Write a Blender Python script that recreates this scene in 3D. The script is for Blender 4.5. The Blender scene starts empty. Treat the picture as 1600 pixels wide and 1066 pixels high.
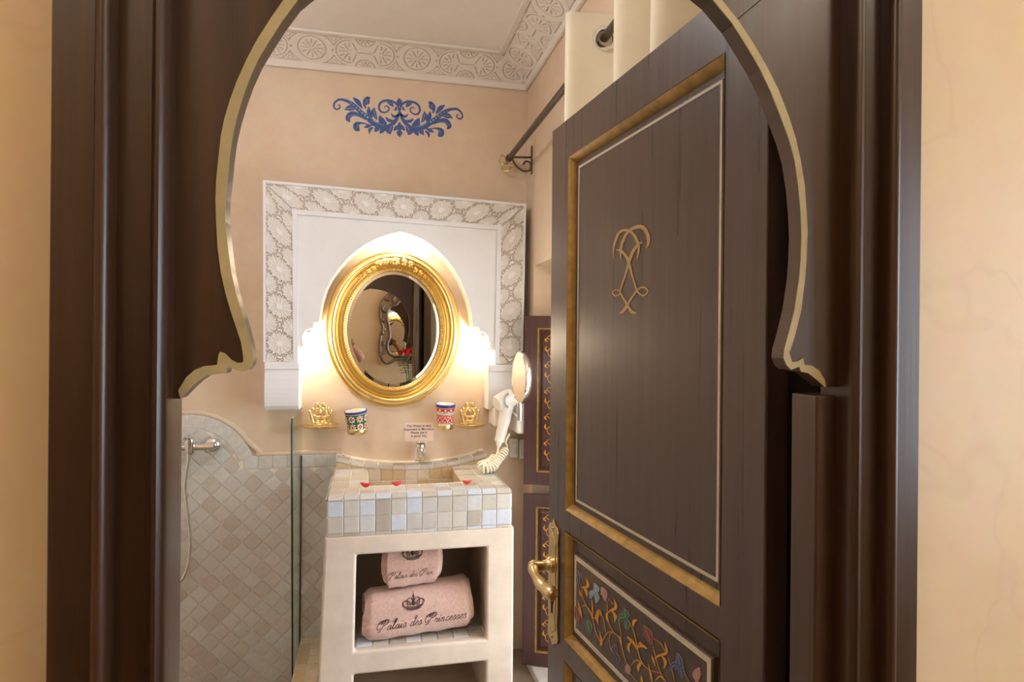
import bpy, bmesh, math, random
import numpy as np
from mathutils import Vector, Matrix, Euler
random.seed(7)
SC = bpy.context.scene
COL = SC.collection
PI = math.pi
# ---------------------------------------------------------------- camera
TH = math.radians(12.9); ROLL = 0.009; EYE = 1.46; FPX = 1000.0
FW = Vector((math.sin(TH), math.cos(TH), 0)); R0 = Vector((math.cos(TH), -math.sin(TH), 0)); U0 = Vector((0, 0, 1))
RT = R0*math.cos(ROLL) + U0*math.sin(ROLL); UP = -R0*math.sin(ROLL) + U0*math.cos(ROLL)
CAMP = Vector((0, 0, EYE))
cd = bpy.data.cameras.new('camera'); cam = bpy.data.objects.new('camera', cd); COL.objects.link(cam)
cd.lens = 22.5; cd.sensor_width = 36; cd.clip_start = 0.02
M = Matrix.Identity(4)
for i in range(3):
    M[i][0] = RT[i]; M[i][1] = UP[i]; M[i][2] = -FW[i]; M[i][3] = CAMP[i]
cam.matrix_world = M
SC.camera = cam
# ---------------------------------------------------------------- light and exposure
SC.view_settings.view_transform = 'Standard'; SC.view_settings.look = 'None'
SC.view_settings.gamma = 1.0; SC.view_settings.use_curve_mapping = False
SC.view_settings.exposure = 0.0
world = bpy.data.worlds.new('sky'); SC.world = world; world.use_nodes = True
bgn = world.node_tree.nodes['Background']; bgn.inputs[0].default_value = (0.78, 0.89, 1.0, 1); bgn.inputs[1].default_value = 12.5
HALL_W, BATH_W, SPOT_W = 6.0, 17.0, 5.6
HALL_C, BATH_C, SPOT_C = (1.0, 0.84, 0.62), (0.97, 0.98, 1.0), (1.0, 0.83, 0.60)
def add_light(name, kind, loc, energy, color, size=0.1, direction=None, spot=None, parent=None):
    l = bpy.data.lights.new(name, kind); l.energy = energy; l.color = color
    if kind == 'AREA': l.shape = 'DISK'; l.size = size
    else: l.shadow_soft_size = size
    if spot: l.spot_size = spot; l.spot_blend = 0.8
    o = bpy.data.objects.new(name, l); COL.objects.link(o); o.location = loc
    if direction: o.rotation_euler = Vector(direction).to_track_quat('-Z', 'Y').to_euler()
    if parent is not None:
        o.parent = parent; o.location = Vector(loc) - ORG[parent.name]
    return o
pl = bpy.data.lights.new('window_portal', 'AREA'); pl.shape = 'RECTANGLE'; pl.size = 1.00; pl.size_y = 1.75; pl.cycles.is_portal = True
po = bpy.data.objects.new('window_portal', pl); COL.objects.link(po); po.location = (1.23, 1.80, 0.92); po.rotation_euler = Vector((-1, 0, 0)).to_track_quat('-Z', 'Y').to_euler()

# ---------------------------------------------------------------- helpers
ORG = {}
def ray(x, y): return FW + RT*((x-800)/FPX) - UP*((y-533)/FPX)
def on_plane(x, y, p, n):          # the point of a real plane of the room that lies on the sight line of a measured mark
    d = ray(x, y); return CAMP + d*((Vector(p)-CAMP).dot(Vector(n))/d.dot(Vector(n)))
def WY(x, y, Y): return on_plane(x, y, (0, Y, 0), (0, 1, 0))
def WX(x, y, X): return on_plane(x, y, (X, 0, 0), (1, 0, 0))
def WZ(x, y, Z): return on_plane(x, y, (0, 0, Z), (0, 0, 1))

def org(parent): return ORG.get(parent.name, Vector((0, 0, 0))) if parent is not None else Vector((0, 0, 0))
def put(name, me, mat, parent=None, smooth=False, bevel=0, seg=2):
    o = bpy.data.objects.new(name, me); COL.objects.link(o)
    if mat is not None: me.materials.append(mat)
    if parent is not None: o.parent = parent; ORG[o.name] = org(parent)
    if smooth: me.polygons.foreach_set('use_smooth', [True]*len(me.polygons))
    if bevel:
        b = o.modifiers.new('bevel', 'BEVEL'); b.width = bevel; b.segments = seg; b.limit_method = 'ANGLE'; b.angle_limit = math.radians(40); b.harden_normals = False
    return o
def tag(o, label, cat, group=None, kind=None):
    o['label'] = label
    if cat: o['category'] = cat
    if group: o['group'] = group
    if kind: o['kind'] = kind
    return o
def thing(name, loc, label, cat, group=None, kind=None):
    o = bpy.data.objects.new(name, None); COL.objects.link(o); o.location = loc; o.empty_display_size = 0.05
    ORG[o.name] = Vector(loc); return tag(o, label, cat, group, kind)

def catmull(pts, n=6):
    P = [np.array(p, float) for p in pts]
    if len(P) < 3: return [tuple(P[0]+(P[-1]-P[0])*t/n) for t in range(n+1)]
    P = [2*P[0]-P[1]] + P + [2*P[-1]-P[-2]]
    out = []
    for i in range(1, len(P)-2):
        a, b, c, d = P[i-1], P[i], P[i+1], P[i+2]
        for k in range(n):
            t = k/n
            out.append(tuple(0.5*((2*b)+(-a+c)*t+(2*a-5*b+4*c-d)*t*t+(-a+3*b-3*c+d)*t**3)))
    out.append(tuple(P[-2])); return out

class MB:                                    # collects shapes in world space, links them as one mesh
    def __init__(s): s.v = []; s.f = []
    def add(s, vs, fs):
        b = len(s.v); s.v += [tuple(v) for v in vs]; s.f += [tuple(b+i for i in f) for f in fs]; return s
    def box(s, a, b):
        x0, y0, z0 = a; x1, y1, z1 = b
        return s.add([(x0,y0,z0),(x1,y0,z0),(x1,y1,z0),(x0,y1,z0),(x0,y0,z1),(x1,y0,z1),(x1,y1,z1),(x0,y1,z1)],
                     [(0,3,2,1),(4,5,6,7),(0,1,5,4),(1,2,6,5),(2,3,7,6),(3,0,4,7)])
    def hexa(s, bot, top):                    # 4 + 4 corners
        return s.add(list(bot)+list(top), [(3,2,1,0),(4,5,6,7),(0,1,5,4),(1,2,6,5),(2,3,7,6),(3,0,4,7)])
    def tube(s, path, rad, n=10, caps=True, closed=False):
        P = [Vector(p) for p in path]; m = len(P)
        rr = rad if isinstance(rad, (list, tuple)) else [rad]*m
        T = []
        for i in range(m):
            if closed: t = P[(i+1) % m]-P[i-1]
            else: t = P[min(i+1, m-1)]-P[max(i-1, 0)]
            T.append(t.normalized() if t.length > 1e-9 else Vector((0, 0, 1)))
        a = Vector((0, 0, 1)) if abs(T[0].z) < .9 else Vector((1, 0, 0))
        N = (a - T[0]*a.dot(T[0])).normalized(); vs = []
        for i in range(m):
            N = (N - T[i]*N.dot(T[i])).normalized(); Bn = T[i].cross(N)
            for k in range(n):
                an = 2*PI*k/n; vs.append(P[i] + (N*math.cos(an)+Bn*math.sin(an))*rr[i])
        fs = []
        for i in range(m if closed else m-1):
            j = (i+1) % m
            for k in range(n): fs.append((i*n+k, i*n+(k+1) % n, j*n+(k+1) % n, j*n+k))
        if caps and not closed: fs += [tuple(range(n-1, -1, -1)), tuple((m-1)*n+k for k in range(n))]
        return s.add(vs, fs)
    def lathe(s, prof, c, axis=(0, 0, 1), n=32, sx=1.0, sy=1.0, xdir=None, caps=True):   # prof: (radius, height along the axis)
        ax = Vector(axis).normalized(); a = Vector(xdir) if xdir else (Vector((1, 0, 0)) if abs(ax.x) < .9 else Vector((0, 0, 1)))
        X = (a-ax*a.dot(ax)).normalized(); Y = ax.cross(X); c = Vector(c); vs = []
        for r, h in prof:
            for k in range(n):
                an = 2*PI*k/n; vs.append(c + X*(r*sx*math.cos(an)) + Y*(r*sy*math.sin(an)) + ax*h)
        fs = []
        for i in range(len(prof)-1):
            for k in range(n): fs.append((i*n+k, i*n+(k+1) % n, (i+1)*n+(k+1) % n, (i+1)*n+k))
        if caps:
            if prof[0][0] > 1e-6: fs.append(tuple(range(n-1, -1, -1)))
            if prof[-1][0] > 1e-6: fs.append(tuple((len(prof)-1)*n+k for k in range(n)))
        return s.add(vs, fs)
    def ball(s, c, r, sc=(1, 1, 1), n=12, m=8):
        vs = []; fs = []
        for i in range(m+1):
            ph = PI*i/m
            for k in range(n): vs.append((c[0]+r*sc[0]*math.sin(ph)*math.cos(2*PI*k/n), c[1]+r*sc[1]*math.sin(ph)*math.sin(2*PI*k/n), c[2]+r*sc[2]*math.cos(ph)))
        for i in range(m):
            for k in range(n): fs.append((i*n+k, (i+1)*n+k, (i+1)*n+(k+1) % n, i*n+(k+1) % n))
        return s.add(vs, fs)
    def prism(s, front, off):                 # polygon of 3d points pushed by a vector, any simple outline
        front = [Vector(p) for p in front]; off = Vector(off); n = len(front)
        from mathutils.geometry import tessellate_polygon
        tr = tessellate_polygon([front])
        nrm = Vector((0, 0, 0))
        for i in range(n): nrm += (front[i]-front[0]).cross(front[(i+1) % n]-front[0])
        vs = front + [p+off for p in front]; fs = []
        for t in tr:
            a, b, c = t
            tn = (front[b]-front[a]).cross(front[c]-front[a])
            if tn.dot(off) > 0: a, b, c = c, b, a
            fs.append((a, b, c)); fs.append((c+n, b+n, a+n))
        flip = nrm.dot(off) > 0
        for i in range(n):
            j = (i+1) % n
            fs.append((i, j, j+n, i+n) if flip else (i, i+n, j+n, j))
        return s.add(vs, fs)
    def ring(s, rect, prof, fr):              # a moulding mitred round a rectangle; prof: (inset, height); fr(u,v,w) -> world
        u0, u1, v0, v1 = rect; vs = []; fs = []; m = len(prof)
        for ins, h in prof:
            for (u, v) in ((u0+ins, v0+ins), (u1-ins, v0+ins), (u1-ins, v1-ins), (u0+ins, v1-ins)): vs.append(fr(u, v, h))
        for i in range(m-1):
            for k in range(4): fs.append((i*4+k, i*4+(k+1) % 4, (i+1)*4+(k+1) % 4, (i+1)*4+k))
        return s.add(vs, fs)
    def framed(s, us, vs_, holes, w0, w1, fr):  # a slab with rectangular openings, one clean mesh
        nu, nv = len(us), len(vs_); hs = set(holes)
        solid = lambda i, j: 0 <= i < nu-1 and 0 <= j < nv-1 and (i, j) not in hs
        V = [fr(u, v, w0) for v in vs_ for u in us] + [fr(u, v, w1) for v in vs_ for u in us]
        N = nu*nv; idx = lambda i, j: j*nu+i; F = []
        for j in range(nv-1):
            for i in range(nu-1):
                if not solid(i, j): continue
                a, b, c, d = idx(i, j), idx(i+1, j), idx(i+1, j+1), idx(i, j+1)
                F.append((a, b, c, d)); F.append((d+N, c+N, b+N, a+N))
                if not solid(i, j-1): F.append((b, a, a+N, b+N))
                if not solid(i, j+1): F.append((d, c, c+N, d+N))
                if not solid(i-1, j): F.append((a, d, d+N, a+N))
                if not solid(i+1, j): F.append((c, b, b+N, c+N))
        return s.add(V, F)
    def build(s, name, mat, parent=None, smooth=False, bevel=0, seg=2, fix=True):
        o = org(parent); me = bpy.data.meshes.new(name)
        me.from_pydata([(v[0]-o.x, v[1]-o.y, v[2]-o.z) for v in s.v], [], s.f); me.update()
        if fix:
            bm = bmesh.new(); bm.from_mesh(me); bmesh.ops.remove_doubles(bm, verts=bm.verts, dist=1e-6)
            bmesh.ops.recalc_face_normals(bm, faces=bm.faces); bm.to_mesh(me); bm.free()
        ob = put(name, me, mat, parent, False, bevel, seg)
        if smooth:
            me.polygons.foreach_set('use_smooth', [True]*len(me.polygons)); me.set_sharp_from_angle(angle=math.radians(smooth if smooth > 1 else 50))
        return ob

SK = [0]
def stroke(mb, pts, to3, n=5, lift=0.0, wmin=0.0):      # brush stroke of varying width laid on a surface; pts (x, y, w); to3(x, y) -> (point, normal)
    SK[0] += 1; lift = lift + 4e-5*(SK[0] % 9); C = catmull(pts, n); L = []; Rr = []; N = len(C)
    for i, (x, y, w) in enumerate(C):
        a = C[max(i-1, 0)]; b = C[min(i+1, N-1)]; dx, dy = b[0]-a[0], b[1]-a[1]; l = math.hypot(dx, dy) or 1
        nx, ny = -dy/l*max(w, wmin)/2, dx/l*max(w, wmin)/2
        for sgn, out in ((1, L), (-1, Rr)):
            p, nn = to3(x+sgn*nx, y+sgn*ny); out.append(p+nn*lift)
    vs = L+Rr; mb.add(vs, [(i, i+1, N+i+1, N+i) for i in range(N-1)])

# ---------------------------------------------------------------- materials
def newmat(name):
    m = bpy.data.materials.new(name); m.use_nodes = True; nt = m.node_tree; return m, nt, nt.nodes['Principled BSDF']
def node(nt, t, **kw):
    n = nt.nodes.new(t)
    for k, v in kw.items():
        if k in n.inputs: n.inputs[k].default_value = v
        else: setattr(n, k, v)
    return n
def rgba(c): return (c[0], c[1], c[2], 1)
def srgb(r, g, b):
    f = lambda c: (c/255/12.92) if c/255 <= .04045 else ((c/255+.055)/1.055)**2.4
    return (f(r), f(g), f(b))
def mat(name, col, rough=.6, metal=0, var=.10, scale=12, bump=.0, bscale=60, stretch=(1, 1, 1), coat=0, spec=.5, col2=None, sheen=0):
    m, nt, p = newmat(name)
    p.inputs['Roughness'].default_value = rough; p.inputs['Metallic'].default_value = metal
    p.inputs['Coat Weight'].default_value = coat; p.inputs['Specular IOR Level'].default_value = spec
    p.inputs['Sheen Weight'].default_value = sheen
    tc = node(nt, 'ShaderNodeTexCoord'); mp = node(nt, 'ShaderNodeMapping'); mp.inputs['Scale'].default_value = stretch
    nt.links.new(tc.outputs['Object'], mp.inputs[0])
    nz = node(nt, 'ShaderNodeTexNoise', Scale=scale, Detail=6.0, Roughness=.6); nt.links.new(mp.outputs[0], nz.inputs['Vector'])
    cr = node(nt, 'ShaderNodeValToRGB'); c2 = col2 or tuple(min(1, c*(1+var)) for c in col)
    cr.color_ramp.elements[0].position = .32; cr.color_ramp.elements[1].position = .68
    cr.color_ramp.elements[0].color = rgba([c*(1-var) for c in col]); cr.color_ramp.elements[1].color = rgba(c2)
    nt.links.new(nz.outputs['Fac'], cr.inputs[0]); nt.links.new(cr.outputs[0], p.inputs['Base Color'])
    if bump:
        n2 = node(nt, 'ShaderNodeTexNoise', Scale=bscale, Detail=4.0); nt.links.new(mp.outputs[0], n2.inputs['Vector'])
        b = node(nt, 'ShaderNodeBump', Strength=bump, Distance=.004); nt.links.new(n2.outputs['Fac'], b.inputs['Height']); nt.links.new(b.outputs[0], p.inputs['Normal'])
    return m
def plaster(name, base, blotch, veins=0.0):
    m, nt, p = newmat(name); p.inputs['Roughness'].default_value = .48; p.inputs['Specular IOR Level'].default_value = .35
    tc = node(nt, 'ShaderNodeTexCoord')
    n1 = node(nt, 'ShaderNodeTexNoise', Scale=1.7, Detail=7.0, Roughness=.62); n2 = node(nt, 'ShaderNodeTexNoise', Scale=22.0, Detail=5.0)
    for n in (n1, n2): nt.links.new(tc.outputs['Object'], n.inputs['Vector'])
    cr = node(nt, 'ShaderNodeValToRGB'); cr.color_ramp.elements[0].position = .35; cr.color_ramp.elements[1].position = .66
    cr.color_ramp.elements[0].color = rgba(blotch); cr.color_ramp.elements[1].color = rgba(base); nt.links.new(n1.outputs['Fac'], cr.inputs[0])
    mx = node(nt, 'ShaderNodeMixRGB', blend_type='OVERLAY'); mx.inputs[0].default_value = .12
    nt.links.new(cr.outputs[0], mx.inputs[1]); nt.links.new(n2.outputs['Color'], mx.inputs[2]); out = mx.outputs[0]
    if veins:
        n3 = node(nt, 'ShaderNodeTexNoise', Scale=2.6, Detail=3.0, Distortion=1.2); nt.links.new(tc.outputs['Object'], n3.inputs['Vector'])
        r3 = node(nt, 'ShaderNodeValToRGB'); e = r3.color_ramp.elements; e[0].position = .488; e[0].color = (1, 1, 1, 1); e[1].position = .5; e[1].color = (.55, .40, .25, 1)
        x = e.new(.512); x.color = (1, 1, 1, 1)
        nt.links.new(n3.outputs['Fac'], r3.inputs[0])
        m2 = node(nt, 'ShaderNodeMixRGB', blend_type='MULTIPLY'); m2.inputs[0].default_value = veins; nt.links.new(out, m2.inputs[1]); nt.links.new(r3.outputs[0], m2.inputs[2]); out = m2.outputs[0]
    nt.links.new(out, p.inputs['Base Color'])
    b = node(nt, 'ShaderNodeBump', Strength=.12, Distance=.01); nt.links.new(n1.outputs['Fac'], b.inputs['Height']); nt.links.new(b.outputs[0], p.inputs['Normal'])
    return m
def wood(name, c0, c1, rough=.38, grain=(60, 60, 2.2), coat=.15):
    m, nt, p = newmat(name); p.inputs['Coat Weight'].default_value = coat; p.inputs['Coat Roughness'].default_value = .3
    tc = node(nt, 'ShaderNodeTexCoord'); mp = node(nt, 'ShaderNodeMapping'); mp.inputs['Scale'].default_value = grain; nt.links.new(tc.outputs['Object'], mp.inputs[0])
    n1 = node(nt, 'ShaderNodeTexNoise', Scale=1.0, Detail=7.0, Roughness=.65, Distortion=.25); nt.links.new(mp.outputs[0], n1.inputs['Vector'])
    cr = node(nt, 'ShaderNodeValToRGB'); cr.color_ramp.elements[0].position = .3; cr.color_ramp.elements[1].position = .7
    cr.color_ramp.elements[0].color = rgba(c0); cr.color_ramp.elements[1].color = rgba(c1)
    nt.links.new(n1.outputs['Fac'], cr.inputs[0]); nt.links.new(cr.outputs[0], p.inputs['Base Color'])
    rr = node(nt, 'ShaderNodeMapRange'); rr.inputs[3].default_value = rough-.06; rr.inputs[4].default_value = rough+.12
    nt.links.new(n1.outputs['Fac'], rr.inputs[0]); nt.links.new(rr.outputs[0], p.inputs['Roughness'])
    b = node(nt, 'ShaderNodeBump', Strength=.18, Distance=.002); nt.links.new(n1.outputs['Fac'], b.inputs['Height']); nt.links.new(b.outputs[0], p.inputs['Normal'])
    return m
def zellige(name, cols, rough=.22):
    m, nt, p = newmat(name); p.inputs['Roughness'].default_value = rough
    oi = node(nt, 'ShaderNodeObjectInfo'); cr = node(nt, 'ShaderNodeValToRGB'); cr.color_ramp.interpolation = 'CONSTANT'
    e = cr.color_ramp.elements
    while len(e) < len(cols): e.new(.5)
    for i, c in enumerate(cols): e[i].position = i/len(cols); e[i].color = rgba(c)
    nt.links.new(oi.outputs['Random'], cr.inputs[0])
    tc = node(nt, 'ShaderNodeTexCoord'); nz = node(nt, 'ShaderNodeTexNoise', Scale=3.0, Detail=5.0); nt.links.new(tc.outputs['Object'], nz.inputs['Vector'])
    va = node(nt, 'ShaderNodeVectorMath', operation='ADD'); 
    nt.links.new(tc.outputs['Object'], va.inputs[0]); nt.links.new(oi.outputs['Location'], va.inputs[1])
    nt.links.new(va.outputs[0], nz.inputs['Vector'])
    hs = node(nt, 'ShaderNodeMapRange'); hs.inputs[3].default_value = .82; hs.inputs[4].default_value = 1.18; nt.links.new(nz.outputs['Fac'], hs.inputs[0])
    mx = node(nt, 'ShaderNodeVectorMath', operation='SCALE'); nt.links.new(cr.outputs[0], mx.inputs[0]); nt.links.new(hs.outputs[0], mx.inputs['Scale']); nt.links.new(mx.outputs[0], p.inputs['Base Color'])
    b = node(nt, 'ShaderNodeBump', Strength=.25, Distance=.003); nt.links.new(nz.outputs['Fac'], b.inputs['Height']); nt.links.new(b.outputs[0], p.inputs['Normal'])
    return m
def carved(name, top, low):                   # white plaster; a point attribute mixes a tan tone into the cuts
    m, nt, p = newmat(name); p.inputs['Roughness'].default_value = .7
    at = node(nt, 'ShaderNodeAttribute'); at.attribute_name = 'cut_tint'
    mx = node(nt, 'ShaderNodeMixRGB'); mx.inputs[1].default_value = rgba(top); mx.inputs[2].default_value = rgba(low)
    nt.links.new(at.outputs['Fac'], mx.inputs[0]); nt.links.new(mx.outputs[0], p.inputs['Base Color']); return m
def clear(name, tint, fac=.12, rough=0.0):
    m, nt, p = newmat(name); nt.nodes.remove(p); out = nt.nodes['Material Output']
    t = node(nt, 'ShaderNodeBsdfTransparent'); t.inputs[0].default_value = rgba(tint)
    g = node(nt, 'ShaderNodeBsdfGlossy'); g.inputs['Roughness'].default_value = rough
    lw = node(nt, 'ShaderNodeLayerWeight'); lw.inputs[0].default_value = .25
    ma = node(nt, 'ShaderNodeMath', operation='MULTIPLY'); ma.inputs[1].default_value = fac*4; nt.links.new(lw.outputs['Fresnel'], ma.inputs[0])
    mx = node(nt, 'ShaderNodeMixShader'); nt.links.new(ma.outputs[0], mx.inputs[0]); nt.links.new(t.outputs[0], mx.inputs[1]); nt.links.new(g.outputs[0], mx.inputs[2]); nt.links.new(mx.outputs[0], out.inputs[0])
    return m
def glow(name, col, s):
    m, nt, p = newmat(name); p.inputs['Emission Color'].default_value = rgba(col); p.inputs['Emission Strength'].default_value = s; p.inputs['Base Color'].default_value = rgba(col); return m

m_wall = plaster('tadelakt_tan', srgb(224, 205, 184), srgb(215, 190, 164))
m_hall = plaster('hall_plaster', srgb(232, 207, 170), srgb(226, 196, 154), .09)
m_ceil = mat('ceiling_paint', srgb(240, 233, 226), .8, var=.02)
m_floor = mat('floor_stone', srgb(150, 135, 115), .4, var=.1)
m_white = mat('white_plaster', srgb(232, 232, 234), .65, var=.02, bump=.05)
m_cream = mat('cream_plaster', srgb(212, 194, 176), .55, var=.10, scale=8, bump=.08, bscale=30)
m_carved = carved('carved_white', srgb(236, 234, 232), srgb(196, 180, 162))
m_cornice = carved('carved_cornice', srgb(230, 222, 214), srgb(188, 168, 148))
m_wood = wood('dark_walnut', srgb(46, 27, 14), srgb(74, 46, 27), .34, coat=.4)
m_door = wood('door_brown', srgb(52, 36, 30), srgb(80, 59, 51), .27, coat=.4)
m_doorh = wood('door_brown_rail', srgb(58, 45, 40), srgb(84, 67, 60), .36, grain=(60, 2.2, 60))
m_black = wood('rebate_dark', srgb(22, 14, 11), srgb(32, 20, 15), .6, coat=0)
m_shut = wood('shutter_brown', srgb(62, 38, 38), srgb(84, 54, 52), .34)
m_band = mat('antique_gold_paint', srgb(186, 168, 122), .5, var=.12, scale=30)
m_gold = mat('old_gold_paint', srgb(168, 134, 68), .40, metal=.25, var=.25, scale=40)
m_gilt = mat('gilt', (1.0, .76, .34), .27, metal=1, var=.06, scale=20)
m_giltd = mat('gilt_dull', (.80, .55, .20), .42, metal=1, var=.2, scale=120, bump=.3, bscale=200)
m_brass = mat('brass', (.78, .63, .34), .28, metal=1, var=.1, scale=30)
m_chrome = mat('chrome', (.82, .83, .86), .08, metal=1, var=.02)
m_iron = mat('rod_metal', srgb(92, 82, 74), .35, metal=.7, var=.08)
m_mirror = mat('mirror_glass', (.80, .79, .76), .0, metal=1, var=0)
m_line = mat('cream_line', srgb(196, 186, 168), .5, var=.08, scale=40)
m_mono = mat('gold_paint', srgb(176, 142, 88), .45, var=.12, scale=40)
m_flor = mat('ochre_paint', srgb(206, 146, 48), .5, var=.15, scale=40)
m_blue = mat('stencil_blue', srgb(58, 82, 146), .6, col2=srgb(78, 104, 168), scale=300)
m_bluel = mat('stencil_pale', srgb(170, 190, 214), .6)
m_grout = mat('grout', srgb(236, 228, 216), .8, var=.08, bump=.1)
Z1 = [srgb(182,172,160), srgb(194,186,176), srgb(192,195,203), srgb(172,160,146), srgb(198,194,190), srgb(186,178,166), srgb(188,180,172), srgb(196,198,204)]
m_z1 = zellige('zellige_counter', Z1)
Z2 = [srgb(210,207,203), srgb(213,209,203), srgb(216,214,210), srgb(207,200,192), srgb(216,216,214), srgb(211,211,207), srgb(203,195,187)]
m_z2 = zellige('zellige_shower', Z2, .25)
m_z3 = zellige('zellige_basin', [srgb(208,190,164), srgb(200,176,140), srgb(214,200,180), srgb(204,184,154)])
m_towel = mat('towel_pink', srgb(216, 176, 160), .95, var=.12, scale=90, bump=.9, bscale=420, sheen=.4)
m_thread = mat('thread_brown', srgb(70, 44, 46), .8, var=.1)
m_plastic = mat('white_plastic', srgb(238, 234, 226), .3, var=.01)
m_cord = mat('cord_cream', srgb(240, 230, 205), .45, var=.02)
m_grey = mat('grey_vent', srgb(120, 118, 116), .5)
m_petal = mat('petal_red', srgb(226, 62, 48), .5, var=.2, scale=60)
m_curt = mat('curtain_cream', srgb(238, 228, 206), .85, var=.03, bump=.12, bscale=300, sheen=.2)
m_glass = clear('shower_glass', (.93, .97, .95), .07)
m_pane = clear('window_glass', (.97, .98, 1), .05)
m_edge = mat('glass_edge', srgb(24, 60, 58), .15, var=.1)
m_cups = [mat('glaze_white', srgb(240, 236, 228), .2), mat('glaze_blue', srgb(60, 60, 140), .2), mat('glaze_orange', srgb(224, 160, 70), .25), mat('glaze_green', srgb(60, 112, 84), .25), mat('glaze_red', srgb(206, 74, 56), .25), mat('glaze_black', srgb(50, 44, 54), .25)]
m_sign = mat('sign_card', srgb(240, 218, 202), .5, var=.02)
m_ink = mat('ink_navy', srgb(52, 48, 92), .6)
m_silver = mat('aged_silver', srgb(136, 122, 112), .42, metal=.6, var=.25, scale=50, bump=.2)
m_leaf = mat('leaf_green', srgb(66, 112, 60), .5, var=.25, scale=40)
m_rose = mat('rose_red', srgb(214, 30, 36), .6, var=.25, scale=40)
m_marble = mat('sill_marble', srgb(232, 228, 222), .35, var=.05)
m_skin = mat('skin', srgb(204, 150, 124), .5, var=.05)
m_shirt = mat('shirt_dark', srgb(70, 58, 60), .9, col2=srgb(150, 130, 120), scale=60)
m_trous = mat('trousers_grey', srgb(70, 72, 80), .9)
m_hair = mat('hair_brown', srgb(52, 38, 30), .6, var=.3, scale=80, stretch=(1, 1, .1))
m_shoe = mat('shoe_dark', srgb(40, 36, 36), .5)
m_lamp = glow('lamp_opal', (1, .92, .8), 3.0)
m_bulb = glow('spot_lens', (1, .86, .62), 14.0)
# ---------------------------------------------------------------- the shell of the two rooms
YB, XR, XL, ZC = 2.95, 0.738, -1.25, 2.75          # bathroom: back wall, right wall, left wall, ceiling
ID = lambda u, v, w: Vector((u, w, v))              # walls facing -Y
def struct(o, label): return tag(o, label, None, kind='structure')
wb = struct(MB().box((XL-.1, YB, 0), (XR+.5, YB+.1, 2.9)).build('wall_back', m_wall), 'tan polished plaster wall behind the vanity')
struct(MB().box((XL-.1, .72, 0), (XL, YB, 2.9)).build('wall_left', m_wall), 'tan plaster side wall of the shower')
NX = 1.10
wr = struct(MB().framed([.72, 1.30, 2.79, YB], [0, .03, 1.80, 2.9], [(1, 1)], XR, NX, lambda u, v, w: Vector((w, u, v))).build('wall_right', m_wall), 'plaster side wall with a deep window recess and curtain rod')
struct(MB().box((XL-.1, .6, ZC), (XR+.5, YB+.1, ZC+.12)).build('ceiling', m_ceil), 'white plaster bathroom ceiling')
struct(MB().framed([-1.7, XL-.1, -.262, 2.2], [-1.15, 1.7, YB+.1, YB+.2], [(1, 1)], -.12, 0, lambda u, v, w: Vector((u, v, w))).build('floor', m_floor), 'pale stone floor')
struct(MB().box((XL-.1, 1.7, -.12), (-.262, YB+.1, -.07)).build('floor_shower', m_floor), 'sunken floor of the shower')
DX0, DX1, DZ = -.215, .535, 2.10
wd = struct(MB().framed([-1.6, DX0, DX1, 2.1], [0, DZ, 2.9], [(1, 0)], .60, .72, ID).build('wall_door', m_hall), 'ochre plaster hall wall around the doorway')
struct(MB().box((-1.6, -1.15, 0), (2.1, -1.0, 2.9)).build('wall_hall_back', m_hall), 'ochre plaster hall wall facing the doorway')
struct(MB().box((-1.7, -1.15, 0), (-1.6, .72, 2.9)).build('wall_hall_left', m_hall), 'ochre plaster end wall of the hall')
struct(MB().framed([-1.15, -.75, .15, .72], [0, .9, 2.1, 2.9], [(1, 1)], 2.1, 2.2, lambda u, v, w: Vector((w, u, v))).build('wall_hall_right', m_hall), 'ochre plaster far end wall of the hall with a window')
w2_ = thing('window_2', (2.15, -.3, .9), 'window at the end of the hall', None, kind='structure')
MB().framed([-.75, -.70, -.325, -.275, .10, .15], [.9, .95, 2.05, 2.1], [(1, 1), (3, 1)], 2.13, 2.17, lambda u, v, w: Vector((w, u, v))).build('window_frame', m_wood, w2_, bevel=.004)
for a, b in ((-.70, -.325), (-.275, .10)): MB().box((2.148, a, .95), (2.152, b, 2.05)).build('pane', m_pane, w2_)
struct(MB().box((-1.7, -1.15, 2.70), (2.2, .60, 2.82)).build('ceiling_hall', m_ceil), 'white hall ceiling')
# window in the recess of the side wall
MB().framed([1.20, 1.30, 2.30, YB], [0, .03, 1.80, 2.0], [(1, 1)], NX, NX+.12, lambda u, v, w: Vector((w, u, v))).build('recess_back', m_wall, wr)  # solid end past the window, added to keep direct daylight off the jamb
w1 = thing('window_1', (NX+.05, 2.0, .03), 'window with small panes in the deep recess of the side wall', None, kind='structure')
MB().framed([1.30, 1.36, 1.77, 1.83, 2.24, 2.30], [.03, .09, .90, .97, 1.74, 1.80], [(1, 1), (3, 1), (1, 3), (3, 3)], NX+.02, NX+.07, lambda u, v, w: Vector((w, u, v))).build('window_frame', m_wood, w1, bevel=.004)
for (a, b) in ((1.36, 1.77), (1.83, 2.24)):
    for (c, d) in ((.09, .90), (.97, 1.74)): MB().box((NX+.042, a, c), (NX+.048, b, d)).build('pane', m_pane, w1)
MB().box((XR-.02, 1.31, .0), (NX-.002, 2.785, .038)).build('window_sill', m_marble, w1, bevel=.006)

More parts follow.
